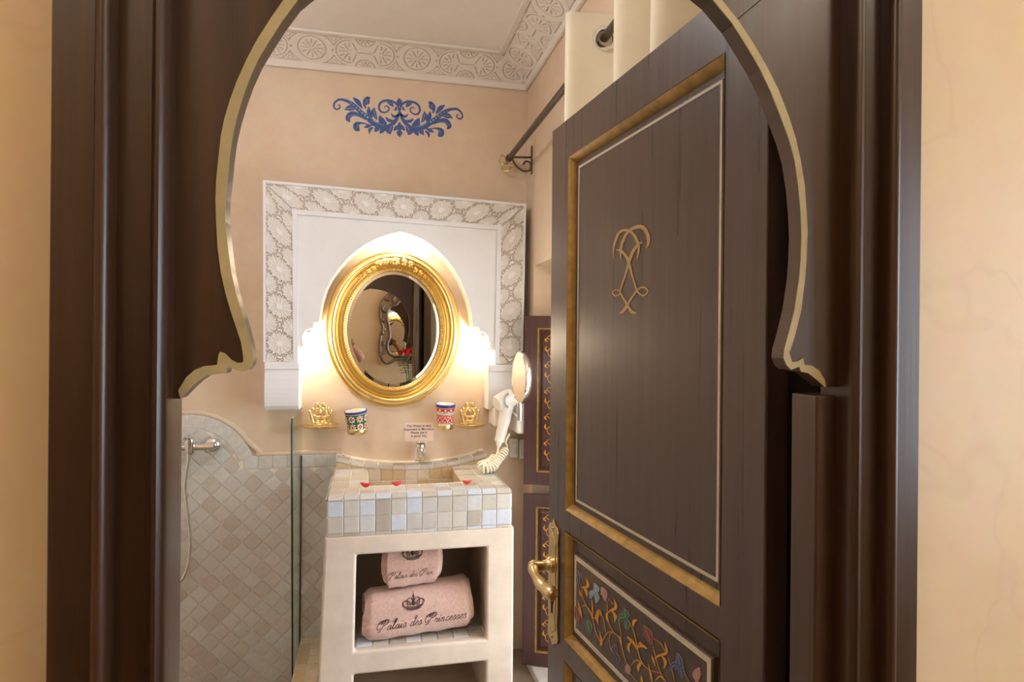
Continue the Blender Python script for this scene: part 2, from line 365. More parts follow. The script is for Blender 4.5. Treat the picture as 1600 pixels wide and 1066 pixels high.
# ---------------------------------------------------------------- carved cornice, real relief on a sloping band
def heightfield(name, A, B, C, D, nu, nv, hfun, mat_, parent, nrm):
    # quad A(0,0) B(1,0) C(1,1) D(0,1); hfun(u, v) -> height, tint (arrays)
    u, v = np.meshgrid(np.linspace(0, 1, nu), np.linspace(0, 1, nv))
    A, B, C, D, n = [np.array(p, float) for p in (A, B, C, D, nrm)]
    h, cut_tint = hfun(u, v); U, V = u[..., None], v[..., None]
    P = (A*(1-U)+B*U)*(1-V) + (D*(1-U)+C*U)*V + h[..., None]*n
    o = np.array(org(parent)); P = (P.reshape(-1, 3)-o)
    i = np.arange(nu*nv).reshape(nv, nu)
    F = np.stack([i[:-1, :-1], i[:-1, 1:], i[1:, 1:], i[1:, :-1]], -1).reshape(-1, 4)
    me = bpy.data.meshes.new(name); me.vertices.add(len(P)); me.vertices.foreach_set('co', P.ravel())
    me.loops.add(F.size); me.loops.foreach_set('vertex_index', F.ravel().astype(np.int32))
    me.polygons.add(len(F)); me.polygons.foreach_set('loop_start', np.arange(0, F.size, 4, dtype=np.int32)); me.polygons.foreach_set('loop_total', np.full(len(F), 4, dtype=np.int32))
    me.update(); me.validate()
    a = me.attributes.new('cut_tint', 'FLOAT', 'POINT'); a.data.foreach_set('value', cut_tint.ravel().astype(np.float32))
    return put(name, me, mat_, parent, smooth=True)
def soft(d, w): return np.clip(1-d/w, 0, 1)
def cornice_pattern(s0, s1, width, phase):          # s0(v), s1(v): true positions along the wall of both ends
    R = width*.44; PER = .449
    def f(u, v):
        t = (s0(v)*(1-u)+s1(v)*u - phase + PER/2) % PER - PER/2; y = (v-.5)*width
        g = np.zeros_like(t); lw = .0030
        r = width*.375; lw = .0032
        def disc(cx, cy, r, rays, half=None, lim=.002, inner=.12):
            nonlocal g
            dx, dy = t-cx, y-cy; rr = np.hypot(dx, dy); ins = np.ones_like(rr, bool) if half is None else (dx*half[0]+dy*half[1]) > lim
            th = np.arctan2(dy, dx); an = th % (2*PI/rays); an = np.minimum(an, 2*PI/rays-an)
            k = np.where((rr > r*inner) & (rr < r*.80) & ((np.round(th/(2*PI/rays)).astype(int) % 2 == 0) | (rr > r*.42)), soft(rr*np.sin(an), lw), 0)
            g = np.maximum(g, np.where(ins, np.maximum(soft(np.abs(rr-r), lw), k), 0))
        disc(0, 0, r, 12)
        for sx in (-1, 1):
            X = sx*PER/2; e = np.maximum(width*.5-np.abs(y), 0); q = np.abs(t-sx*.092); dxx = sx*(X-t)-.068
            disc(X-sx*.068, 0, r*.98, 12, (-sx, 0), -.006, .16)
            for sy in (-1, 1): disc(X, sy*width*.5, r*.72, 12, (0, -sy), .002, .2)
            g = np.maximum(g, np.where(np.abs(t-X) < .030, soft(np.abs(y), lw), 0))
            g = np.maximum(g, np.where((np.abs(y) < r*.85) & (np.abs(y) > .006) & (dxx < .004) & (dxx > -.045), soft(np.abs(-dxx-.034+np.abs(y)*.42), lw), 0))
            g = np.maximum(g, soft(np.maximum(np.hypot(t-sx*.086, y)-.003, 0), .002))
            g = np.maximum(g, np.where((e > .006) & (e < width*.34), soft(np.abs(q-.050*np.clip(1-e/(width*.36), 0, 1)**1.6), lw), 0))
            g = np.maximum(g, np.where(q < .048, soft(np.abs(e-.007), lw*.8), 0))
            g = np.maximum(g, np.where((e > .014) & (e < width*.20), soft(np.abs(q-.022*np.clip(1-e/(width*.22), 0, 1)), lw*.8), 0)*.8)
        rng = np.random.default_rng(3).random(g.shape)*.0003
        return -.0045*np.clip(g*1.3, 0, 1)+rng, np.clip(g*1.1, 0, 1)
    return f
t1 = struct(MB().box((XL, YB-.018, 2.645), (XR, YB, 2.676)).build('trim_1', m_cornice, bevel=.005), 'carved plaster cornice along the back wall')
MB().box((XL, YB-.172, 2.738), (XR-.15, YB-.143, ZC)).build('upper_moulding', m_cornice, t1, bevel=.004)
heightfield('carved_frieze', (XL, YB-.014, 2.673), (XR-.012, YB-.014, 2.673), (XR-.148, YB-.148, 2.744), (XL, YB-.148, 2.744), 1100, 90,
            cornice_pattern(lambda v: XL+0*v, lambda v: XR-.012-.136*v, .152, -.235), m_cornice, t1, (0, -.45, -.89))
t2 = struct(MB().box((XR-.018, .72, 2.645), (XR, YB-.018, 2.676)).build('trim_2', m_cornice, bevel=.005), 'carved plaster cornice along the side wall')
MB().box((XR-.172, .72, 2.738), (XR-.143, YB-.172, ZC)).build('upper_moulding', m_cornice, t2, bevel=.004)
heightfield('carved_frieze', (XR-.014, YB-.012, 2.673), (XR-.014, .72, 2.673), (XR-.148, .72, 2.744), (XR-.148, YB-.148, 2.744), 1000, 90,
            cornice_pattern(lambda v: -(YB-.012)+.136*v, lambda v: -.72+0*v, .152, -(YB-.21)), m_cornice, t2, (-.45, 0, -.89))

# ---------------------------------------------------------------- blue stencil painted on the wall
sb = MB(); sl = MB()
XC = WY(500+.15*828, 140+.15*300, YB).x
def sten(mirror):
    def f(x, y):
        p = WY(500+.15*x, 140+.15*y, YB)
        if mirror: p = Vector((2*XC-p.x, p.y, p.z+.004))
        return p, Vector((0, -1, 0))
    return f
SS = [[(825,240,18),(790,320,32),(720,382,36),(640,388,40),(560,352,42),(500,300,42),(430,240,38),(350,160,32),(270,115,24),(200,105,20),(152,140,17),(147,185,14),(175,205,14),(207,190,13),(203,162,10),(180,166,6)],
 [(345,85,10),(395,130,40),(440,195,10)], [(522,95,14),(500,90,34),(482,125,62),(465,160,26),(478,198,8)], [(255,212,5),(310,192,48),(385,200,15)],
 [(312,338,10),(290,300,42),(325,255,46),(395,262,30),(475,312,10)], [(412,428,14),(385,405,52),(380,365,46),(440,350,14),(525,372,8)],
 [(505,180,8),(512,240,40),(545,295,10)], [(565,190,8),(560,240,44),(592,312,12)], [(622,270,8),(640,320,50),(692,362,20)], [(458,397,5),(500,382,30),(545,370,8)],
 [(515,462,6),(518,420,26),(552,395,14)], [(568,442,6),(592,412,42),(612,380,15)], [(625,462,6),(648,425,44),(660,388,22)], [(736,468,5),(722,430,54),(742,378,40)], [(690,440,5),(690,410,40),(690,380,30)],
 [(682,288,8),(720,322,28),(785,325,12)], [(828,235,16),(810,170,16),(762,126,18),(700,114,20),(640,130,20),(614,180,18),(630,225,16),(670,240,14),(712,220,13),(716,190,12),(692,170,10),(668,188,8)],
 [(690,120,10),(740,150,32),(762,182,5)], [(740,250,8),(770,282,22),(822,262,14)], [(795,178,6),(790,205,22),(770,218,4)], [(828,385,24),(795,402,36),(768,430,4)], [(600,345,8),(640,360,30),(690,372,8)]]
for s_ in SS:
    for mir in (0, 1): stroke(sb, [(x, y, w*1.22) for x, y, w in s_], sten(mir), 5, .0006)
for s_ in ([(826,88,6),(826,130,62),(828,174,6)], [(828,338,8),(828,392,60),(828,435,14)], [(828,415,8),(828,452,62),(828,496,4)]): stroke(sb, s_, sten(0), 5, .0006)
for (x, y, r) in ((320,142,6),(350,163,7),(382,190,8),(411,215,9),(440,243,9),(468,268,10),(496,290,11)):
    for mir in (0, 1): stroke(sl, [(x-r, y, 2), (x-r*.6, y, r*1.5), (x, y, r*2), (x+r*.6, y, r*1.5), (x+r, y, 2)], sten(mir), 2, .0012)
for a, b, c in (((540,320,2),(600,352,5),(680,375,2)), ((290,300,2),(330,270,4),(400,270,2)), ((385,400,2),(395,375,5),(430,362,2)), ((640,150,2),(690,128,4),(750,145,2)), ((270,205,2),(320,195,5),(370,202,2)), ((560,200,2),(565,240,5),(585,300,2)), ((480,100,2),(490,120,6),(475,150,2)), ((722,440,2),(735,400,5),(760,360,2))):
    for mir in (0, 1): stroke(sl, [a, b, c], sten(mir), 4, .0012)
so = sb.build('painted_ornament', m_blue, wb, fix=False); so['label'] = 'blue painted acanthus scroll ornament'
sl.build('painted_highlight', m_bluel, so, fix=False)

# ---------------------------------------------------------------- zellige tiles
def tile_mesh():
    b = MB(); e = .5; i = .47
    vs = [(-e,-e,0),(e,-e,0),(e,e,0),(-e,e,0),(-e,-e,.7),(e,-e,.7),(e,e,.7),(-e,e,.7),(-i,-i,1),(i,-i,1),(i,i,1),(-i,i,1)]
    fs = [(3,2,1,0)]+[(k,(k+1)%4,4+(k+1)%4,4+k) for k in range(4)]+[(4+k,4+(k+1)%4,8+(k+1)%4,8+k) for k in range(4)]+[(8,9,10,11)]
    me = bpy.data.meshes.new('tile'); me.from_pydata(vs, [], fs); me.update(); return me
TILE = {}
def tile(parent, c, u, v, su, sv, mt, thick=.0036, jitter=.012, name='tile'):
    if mt.name not in TILE:
        TILE[mt.name] = tile_mesh(); TILE[mt.name].materials.append(mt)
    u = Vector(u).normalized(); v = Vector(v); v = (v-u*v.dot(u)).normalized(); n = u.cross(v)
    J = Euler((random.uniform(-jitter, jitter), random.uniform(-jitter, jitter), random.uniform(-jitter, jitter)*.7)).to_matrix()
    Rm = Matrix((u, v, n)).transposed() @ J
    o = bpy.data.objects.new(name, TILE[mt.name]); COL.objects.link(o); o.parent = parent
    o.matrix_basis = Matrix.Translation(Vector(c)-org(parent)) @ Rm.to_4x4() @ Matrix.Diagonal((su, sv, thick, 1)); return o
def clip(poly, p, n):
    out = []
    for i in range(len(poly)):
        a, b = poly[i], poly[(i+1) % len(poly)]; da = (a[0]-p[0])*n[0]+(a[1]-p[1])*n[1]; db = (b[0]-p[0])*n[0]+(b[1]-p[1])*n[1]
        if da >= 0: out.append(a)
        if (da >= 0) != (db >= 0): t = da/(da-db); out.append((a[0]+(b[0]-a[0])*t, a[1]+(b[1]-a[1])*t))
    return out
def area(p): return abs(sum(p[i][0]*p[(i+1) % len(p)][1]-p[(i+1) % len(p)][0]*p[i][1] for i in range(len(p))))/2
GY = YB-.010                                        # face of the grout bed
ZB0, ZB1, BX, BZ, BR = .897, .953, WY(295, 700, YB).x, WY(295, 746, YB).z, .268
XT1 = -.10
bed = [(XL, -.07), (XT1, -.07), (XT1, ZB1)]
a0 = math.asin((ZB1-BZ)/BR)
bed += [(BX+BR*math.cos(a), BZ+BR*math.sin(a)) for a in np.linspace(a0, PI-a0, 30)] + [(XL, ZB1)]
gb = MB().prism([(x, GY, z) for x, z in bed], (0, .010, 0)).build('grout_bed', m_grout, wb)
# plaster lip that follows the top of the tiling
lip = [(XT1, ZB1+.006)] + [(BX+BR+.03+.02*math.cos(a), ZB1+.03+.024*math.sin(a)) for a in (-PI/2, -PI*.7, -PI*.85)] + [(BX+(BR+.008)*math.cos(a), BZ+(BR+.008)*math.sin(a)) for a in np.linspace(a0+.25, PI-a0-.25, 26)] + [(XL+.02, ZB1+.006)]
MB().tube([(x, YB-.002, z) for x, z in catmull(lip, 4)], .013, 8).build('plaster_lip', m_wall, wb, smooth=60)
TS = .0590
for k in range(60):                                  # straight course
    x = XT1-.030-k*.0575
    if x < XL+.03: break
    if abs(x-BX) < BR*math.cos(a0)-.01: continue
    tile(wb, (x, GY, (ZB0+ZB1)/2), (1, 0, 0), (0, 0, 1), .0545, .053, m_z2)
nb = 9
for k in range(nb+1):                                # arched course
    a = a0+.12+(PI-2*a0-.24)*k/nb; r = BR-.030
    tile(wb, (BX+r*math.cos(a), GY, BZ+r*math.sin(a)), (math.sin(a), 0, -math.cos(a)), (math.cos(a), 0, math.sin(a)), .058, .056, m_z2)
s2 = TS/math.sqrt(2); g = .0013
irr = bpy.data.materials
for i in range(-30, 30):
    for j in range(-30, 30):
        cx, cz = -.55+(i+j)*s2, .5+(i-j)*s2
        if not (XL < cx < XT1+.03 and -.10 < cz < 1.2): continue
        h = TS/math.sqrt(2)-g*1.4; P = [(cx-h, cz), (cx, cz-h), (cx+h, cz), (cx, cz+h)]; full = area(P)
        P = clip(P, (0, -.066), (0, 1)); P = clip(P, (XT1, 0), (-1, 0)); P = clip(P, (XL+.002, 0), (1, 0)) if P else P
        dd = math.hypot(cx-BX, cz-BZ); lim = BR-.062
        if abs(cx-BX) < lim+.02 and cz > ZB0-.05 and dd > 1e-4:
            if cz > BZ+.02 or dd > lim-.05:
                nx, nz = (cx-BX)/dd, (cz-BZ)/dd
                if abs(cx-BX) > lim-.01: P = clip(P, (0, ZB0-.002), (0, -1)) if P else P
                else: P = clip(P, (BX+nx*lim, BZ+nz*lim), (-nx, -nz)) if P else P
        elif P: P = clip(P, (0, ZB0-.002), (0, -1))
        if not P or len(P) < 3 or area(P) < full*.12: continue
        if area(P) > full*.985: tile(wb, (cx, GY, cz), (1, 0, 1), (-1, 0, 1), TS-.0035, TS-.0035, m_z2)
        else:
            mx = sum(p[0] for p in P)/len(P); mz = sum(p[1] for p in P)/len(P)
            o = MB().prism([(x-mx, -.0034, z-mz) for x, z in P], (0, .0034, 0)).build('tile', m_z2, wb); o.location = (mx, GY, mz)
# ---------------------------------------------------------------- doorway: casing, jamb, horseshoe arch panel
df = thing('trim_3', (.16, .60, 0), 'dark walnut door casing with a horseshoe arch panel edged in gold', None, kind='structure')
WO = [(0, .600), (0, .566), (.0010, .565), (.0305, .565)]
def bead(x0, x1, yb, h, n=7): return [(x0+(x1-x0)*(.5-.5*math.cos(PI*k/n)), yb-h*math.sin(PI*k/n)) for k in range(n+1)]
prof = WO + bead(.031, .0437, .565, .009) + [(.0442, .574), (.0695, .574)] + bead(.070, .083, .572, .011) + [(.0835, .586), (.0835, .612), (.0, .612)]
CX0, CX1 = -.240, .5735
for X0, sg in ((CX0, 1), (CX1, -1)):
    MB().prism([(X0+sg*x, y, 0) for x, y in prof], (0, 0, 2.06)).build('side_casing', m_wood, df, smooth=35)
MB().prism([(CX0, y, 2.06+.0835-x) for x, y in prof], (CX1-CX0, 0, 0)).build('head_casing', m_wood, df, smooth=35)
MB().box((DX0, .5885, 0), (-.162, .632, 1.405)).build('jamb', m_wood, df, bevel=.002)
MB().box((.4665, .5885, 0), (DX1, .630, 1.405)).build('jamb', m_wood, df, bevel=.002)
MB().box((DX0, .632, 0), (DX0+.006, .735, 2.1)).build('rebate_lining', m_black, df)  # near-black lining; the gap's deep shade is put into its colour
MB().box((DX1-.006, .632, 0), (DX1, .80, 2.1)).build('rebate_lining', m_black, df)
MB().box((DX0, .612, 2.06), (DX1, .735, 2.1)).build('head_lining', m_black, df)
YA = .5865
LO = [(466,0),(441,33.7),(421,64.7),(404,92.8),(390,123.8),(379,154.7),(370.6,182.8),(363.6,213.8),(359.4,244.7),(356,281),(352.8,310),(352.6,346),(356.6,388),(362,427),(369.5,460),(380,493),(387.6,520),(393.6,544),(396.6,559),(395.8,565),(393.6,571.5),(387.6,578),(378.6,580.5),(368,578),(356,573),(353.3,583.5),(338,585),(324.5,586.5),(311,595),(300.5,604.5),(291.5,613.5),(282.5,623)]
LI = [(443.75,0),(424,28),(401.6,63.3),(386,92.8),(370.6,126.6),(359.4,157.5),(351,185.6),(345.3,213.8),(342,244.7),(338.3,281),(337,310),(338,346),(340.4,388),(345.5,427),(353,460),(362,490),(371,517),(377,535),(380,555),(380.5,563),(379,566.5),(371,567),(362,562.5),(351.5,552),(344,550),(341.8,555),(339.5,570),(333,571),(320,572),(305,578),(291.5,589.5),(278.8,610.5)]
RO = [(1112.5,0),(1143.4,37),(1166.6,74),(1186.7,108),(1203.8,144),(1219,182.6),(1231.6,216.6),(1241,250.6),(1247,291),(1250.4,329),(1252,368),(1250.7,406),(1248.4,435),(1241,484.6),(1232.4,519.6),(1225,546),(1223.7,560),(1228,570.5),(1235,578),(1248,573),(1250.7,580.7),(1261.5,583),(1276,594),(1288,605)]
RI = [(1126.4,0),(1152.7,32.5),(1176,68),(1197.6,105),(1216,142),(1231.6,182.6),(1242.4,216.6),(1250,250.6),(1256.4,291),(1259,329),(1261,362),(1259,406),(1257,435),(1251,484.6),(1241,525),(1232.4,551.6),(1236.8,566),(1245.5,564.7),(1254,559),(1256,570.5),(1267,571),(1279,579),(1287.7,594),(1289.4,604)]
def head_arc(pl, pr, apex, n=14):                    # the crown of the arch, above the picture
    pts = []
    for k in range(1, n):
        t = k/n; ax, ay = apex
        if t < .5:
            s = t*2; c = (pl[0]+(ax-pl[0])*.42, pl[1]+(ay-pl[1])*.80); b = (ax, ay); a = pl
        else:
            s = t*2-1; a = (ax, ay); b = pr; c = (pr[0]+(ax-pr[0])*.42, pr[1]+(ay-pr[1])*.80)
        pts.append(((1-s)**2*a[0]+2*s*(1-s)*c[0]+s*s*b[0], (1-s)**2*a[1]+2*s*(1-s)*c[1]+s*s*b[1]))
    return pts
inner_px = LO[::-1] + head_arc(LO[0], RO[0], (792, -150)) + RO
outer_px = LI[::-1] + head_arc(LI[0], RI[0], (792, -172)) + RI
w2 = lambda L: [WY(x, y, YA) for x, y in L]
inn, out_ = w2(inner_px), w2(outer_px)
XA0, XA1, ZT = -.176, .5285, 2.06
def panel(pts, extra, name): return MB().prism([Vector((p[0], YA, p[2])) for p in pts]+[Vector((x, YA, z)) for x, z in extra], (0, .020, 0)).build(name, m_wood, df)
k_seam = len(LO)+14                                # joint between the two boards, upper right
iL = inn[:k_seam+1]; iR = inn[k_seam:]
sx, sz = WY(1205, -35, YA).x, WY(1205, -35, YA).z
j0 = inn[k_seam]; dirv = Vector((.75, 0, .66)); tt = (XA1-j0.x)/dirv.x; je = j0+dirv*tt
eps = Vector((.0006, 0, -.0006))
panel(iL, [(je.x-.001, je.z), (XA1, ZT), (XA0, ZT), (XA0, iL[0].z)], 'arch_panel')
panel([p+eps if i == 0 else p for i, p in enumerate(iR)], [(XA1, iR[-1].z), (XA1, je.z-.0015)], 'arch_panel')
_q = Vector((dirv.z, 0, -dirv.x))*.0012; _o = Vector((0, .004, 0))
MB().prism([j0-_q+_o, j0+_q+_o, je+_q+_o, je-_q+_o], (0, .0155, 0)).build('board_joint', m_black, df)
bd = MB(); n = min(len(inn), len(out_))
# resample both outlines to the same count and lay the painted edge band between them
def resample(P, n):
    L = [0]
    for a, b in zip(P, P[1:]): L.append(L[-1]+(b-a).length)
    r = []
    for k in range(n):
        d = L[-1]*k/(n-1); i = max(j for j in range(len(L)) if L[j] <= d+1e-9); i = min(i, len(P)-2)
        r.append(P[i].lerp(P[i+1], (d-L[i])/max(1e-9, L[i+1]-L[i])))
    return r
from mathutils.geometry import tessellate_polygon
def band_piece(A, B_):
    poly = [Vector((p.x, YA-.0012, p.z)) for p in A] + [Vector((p.x, YA-.0012, p.z)) for p in reversed(B_)]
    bd.prism(poly, (0, .0012, 0))
band_piece(inn, out_)
bd.build('arch_edge_band', m_band, df)
# ---------------------------------------------------------------- plaster mirror surround with carved lattice
YP = 2.83
sr = thing('mirror_surround', (.14, YB, 1.12), 'white plaster mirror surround with carved star lattice border and pointed arch cut-out', 'surround')
CUT = [(464,570),(463.5,541),(474,540),(472.6,527),(475,520),(479.4,516),(489.5,513),(490.4,504.5),(498.8,503.6),(500,494),(504,472),(510.5,452),(519,435),(531.5,418),(544,403.5),(557.8,391.5),(573,381),(589,373),(608,366.5),(626,362.6),(643,367),(657.6,373),(671,381),(683.8,391.5),(697,404.5),(707.5,418),(718,435.5),(726,454.5),(732,471),(736,486),(739.5,512),(748.7,511),(749.3,518),(757.5,520.6),(762,526),(764.5,534),(766,545),(772.7,546),(773,571)]
OUT = [(816,575),(822,318),(411,281),(412,570)]
MB().prism([WY(x, y, YP) for x, y in CUT+OUT], (0, YB-YP, 0)).build('panel', m_white, sr, bevel=.003)
# corbels under the two legs
def corbel(x0, x1, y0, y1, bulge):
    a, b = WY(x0, y0, YP-.012), WY(x1, y1, YP-.012); z0, z1 = b.z, a.z
    pr = [(YB, z1), (YP-.016, z1), (YP-.016, z1-.030), (YP-.006, z1-.032)] + [(YP-.006-bulge*math.sin(PI*(k+1)/9), z1-.034-(z1-z0-.034)*(k+1)/9) for k in range(8)] + [(YP+.004, z0), (YB, z0)]
    return MB().prism([(a.x, y, z) for y, z in pr], (b.x-a.x, 0, 0)).build('corbel', m_white, sr, bevel=.003)
corbel(413, 467, 566, 641, .012)
corbel(763, 801.5, 570, 640, .014)
# raised borders
def bar(p, q, w, h, name='border'):
    p, q = Vector(p), Vector(q); d = (q-p).normalized(); s = Vector((-d.z, 0, d.x))*w/2; o = Vector((0, -h, 0))
    return MB().hexa([p-s, p+s, q+s, q-s], [p-s+o, p+s+o, q+s+o, q-s+o]).build(name, m_white, sr, bevel=.0015)
PW = lambda x, y: WY(x, y, YP)
bar(PW(413,283), PW(413.5,566), .010, .0085); bar(PW(411,284), PW(822,321), .012, .008); bar(PW(820,319), PW(814.5,572), .010, .0085)
bar(PW(460.5,326), PW(462,566), .020, .0094); bar(PW(456,331), PW(785,357), .020, .010); bar(PW(780,350), PW(776,568), .020, .0094)
def lattice(length, width, phase):               # twelve-petal stars, staggered; straps raised, petals sunk, gaps cut through
    PER = .183; R1 = .5*width
    def f(u, v):
        t = (u*length-phase+PER/2) % PER-PER/2; y = (v-.5)*width
        cs = [(0., 0., R1*.98)]+[(sx*PER/2, sy*width/2, R1*.86) for sx in (-1, 1) for sy in (-1, 1)]
        D = np.stack([np.hypot(t-cx, y-cy)/R for cx, cy, R in cs]); i = D.argmin(0); r = D.min(0)
        cx, cy, Rr = [np.array([c[k] for c in cs])[i] for k in range(3)]
        sec = 2*PI/12; h = sec/2; aa = np.abs((np.arctan2(y-cy, t-cx)+h) % sec-h)
        X, Y = r*np.cos(aa), r*np.sin(aa); d = np.full(t.shape, 9.)
        P = lambda q, a: np.array((q*math.cos(a), q*math.sin(a)))
        for a, b in ((P(.36, h), P(.76, .98*h)), (P(.76, .98*h), P(1.0, 0)), (P(.36, h), P(.28, 0)), (P(.76, .98*h), P(1.10, h))):
            ab = b-a; q = np.clip(((X-a[0])*ab[0]+(Y-a[1])*ab[1])/(ab@ab), 0, 1); d = np.minimum(d, np.hypot(X-a[0]-q*ab[0], Y-a[1]-q*ab[1]))
        d = d*Rr
        petal = (r > .30) & (r < 1.0) & (aa < np.where(r < .76, h, h*(1.0-r)/.24)); core = r < .27
        top = np.maximum(soft(np.maximum(d-.0011, 0), .0009), core*1.0)
        top = np.where(petal | core, top, np.maximum(top, soft(np.maximum(.0062-d, 0), .0012)*(r > 1.0)))
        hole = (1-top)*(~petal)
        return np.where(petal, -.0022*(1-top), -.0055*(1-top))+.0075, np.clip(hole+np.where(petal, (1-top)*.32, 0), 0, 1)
    return f
Np = (0, -1, 0)
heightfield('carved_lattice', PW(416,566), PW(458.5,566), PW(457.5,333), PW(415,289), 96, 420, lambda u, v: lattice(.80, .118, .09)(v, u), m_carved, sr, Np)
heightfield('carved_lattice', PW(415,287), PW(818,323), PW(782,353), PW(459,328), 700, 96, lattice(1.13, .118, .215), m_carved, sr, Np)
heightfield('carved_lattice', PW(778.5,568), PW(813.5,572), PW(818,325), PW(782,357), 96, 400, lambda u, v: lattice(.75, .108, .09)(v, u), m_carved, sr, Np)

# three small warm spots tucked into the cut-out
def spot(px, py, Y, d, label, w):
    c = WY(px, py, Y); o = thing('spotlight', c, label, 'lamp', 'spotlights around the mirror')
    d = Vector(d).normalized()
    MB().lathe([(.016, -.014), (.020, -.012), (.020, 0), (.015, .002)], c, d, 20).build('housing', m_plastic, o, smooth=40)
    MB().lathe([(0.0, .0025), (.014, .0025)], c, d, 20, caps=False).build('lens', m_bulb, o)
    add_light('bulb_light', 'POINT', c+d*.026, w, SPOT_C, .018, None, None, o)
spot(481, 522, 2.893, (.18, .25, -1), 'small round spotlight under the left shoulder of the mirror arch', SPOT_W)
spot(757, 527, 2.893, (-.18, .25, -1), 'small round spotlight under the right shoulder of the mirror arch', SPOT_W)
spot(626, 369.5, 2.880, (0, .12, -1), 'small round spotlight at the point of the mirror arch', SPOT_W*.55)

# ---------------------------------------------------------------- oval gilt mirror
mc = Vector(((-.172+.424)/2, YB, 1.508)); A0, B0 = .298, .352
om = thing('oval_mirror', (mc.x, YB, 1.155), 'oval wall mirror in a gilded frame with a carved crest', 'mirror')
def oval(prof, name, mt, parent, n=96, smooth=40):   # prof: (inset from the outer edge, height off the wall)
    vs = []; fs = []
    for ins, h in prof:
        for k in range(n):
            an = 2*PI*k/n; vs.append((mc.x+(A0-ins)*math.cos(an), YB-h, mc.z+(B0-ins)*math.sin(an)))
    for i in range(len(prof)-1):
        for k in range(n): fs.append((i*n+k, i*n+(k+1) % n, (i+1)*n+(k+1) % n, (i+1)*n+k))
    return MB().add(vs, fs).build(name, mt, parent, smooth=smooth)
fr_ = oval([(0, .0), (0, .018), (.004, .024), (.010, .024), (.012, .030)] + [(.014+.030*(1-math.cos(PI*k/10))/2, .030+.022*math.sin(PI*k/10)) for k in range(11)] +
     [(.046, .034), (.050, .036), (.052, .030)] + [(.054+.022*k/8, .030-.012*math.sin(PI*k/8)) for k in range(9)] + [(.078, .034), (.080, .030), (.0905, .026), (.0915, .016)], 'gilt_frame', m_gilt, om)
bm_ = MB()
for k in range(150):
    an = 2*PI*k/150; bm_.ball((mc.x+(A0-.085)*math.cos(an), YB-.029, mc.z+(B0-.085)*math.sin(an)), .0036, n=6, m=4)
bd_ = bm_.build('bead_row', m_giltd, om, smooth=60); bd_['kind'] = 'stuff'
yaw = .0200
def mz(x, z, w=0): return Vector((x, YB-.019+w+(x-mc.x)*math.sin(yaw), z))
ga, gb_ = A0-.0905, B0-.0905; N_ = 96
vs = [mz(mc.x+(ga-.015)*math.cos(2*PI*k/N_), mc.z+(gb_-.015)*math.sin(2*PI*k/N_)) for k in range(N_)]
vs2 = [mz(mc.x+ga*math.cos(2*PI*k/N_), mc.z+gb_*math.sin(2*PI*k/N_), .0014) for k in range(N_)]
gl = MB().add(vs, [tuple(range(N_))]).build('glass', m_mirror, om, fix=False)
MB().add(vs+vs2, [(k, (k+1) % N_, N_+(k+1) % N_, N_+k) for k in range(N_)]).build('bevelled_edge', m_mirror, gl, fix=False)
# crest of carved leaves
cr_ = MB(); rc = random.Random(4)
for sg in (-1, 1):
    for k, an in enumerate((3, 10, 17, 23, 29, 34, 39)):
        ang = PI/2-sg*math.radians(an); rx, rz = A0-.062, B0-.062; sz_ = (.020, .026, .024, .019, .017, .013, .010)[k]
        c = Vector((mc.x+rx*math.cos(ang), YB-.046, mc.z+rz*math.sin(ang)+(.012 if k < 3 else 0)))
        for q in range(4):
            w = ang+(-.9+.6*q); e = c+Vector((math.cos(w)*sz_*.8-sg*0.002, -.006+.004*(q % 2), math.sin(w)*sz_*.8))
            cr_.tube([c-Vector((math.cos(w)*sz_*.3, -.004, math.sin(w)*sz_*.3)), c.lerp(e, .5)+Vector((0, -.008, 0)), e+Vector((sg*.004*(q-1.5), .004, 0))], [sz_*.30, sz_*.42, sz_*.12], 7)
        cr_.ball(c+Vector((0, -.010, 0)), sz_*.36, n=8, m=6)
cr_.ball((mc.x, YB-.058, mc.z+B0-.050), .014, (1, .8, 1.2), 10, 8)
cr_.build('carved_crest', m_gilt, om, smooth=60)

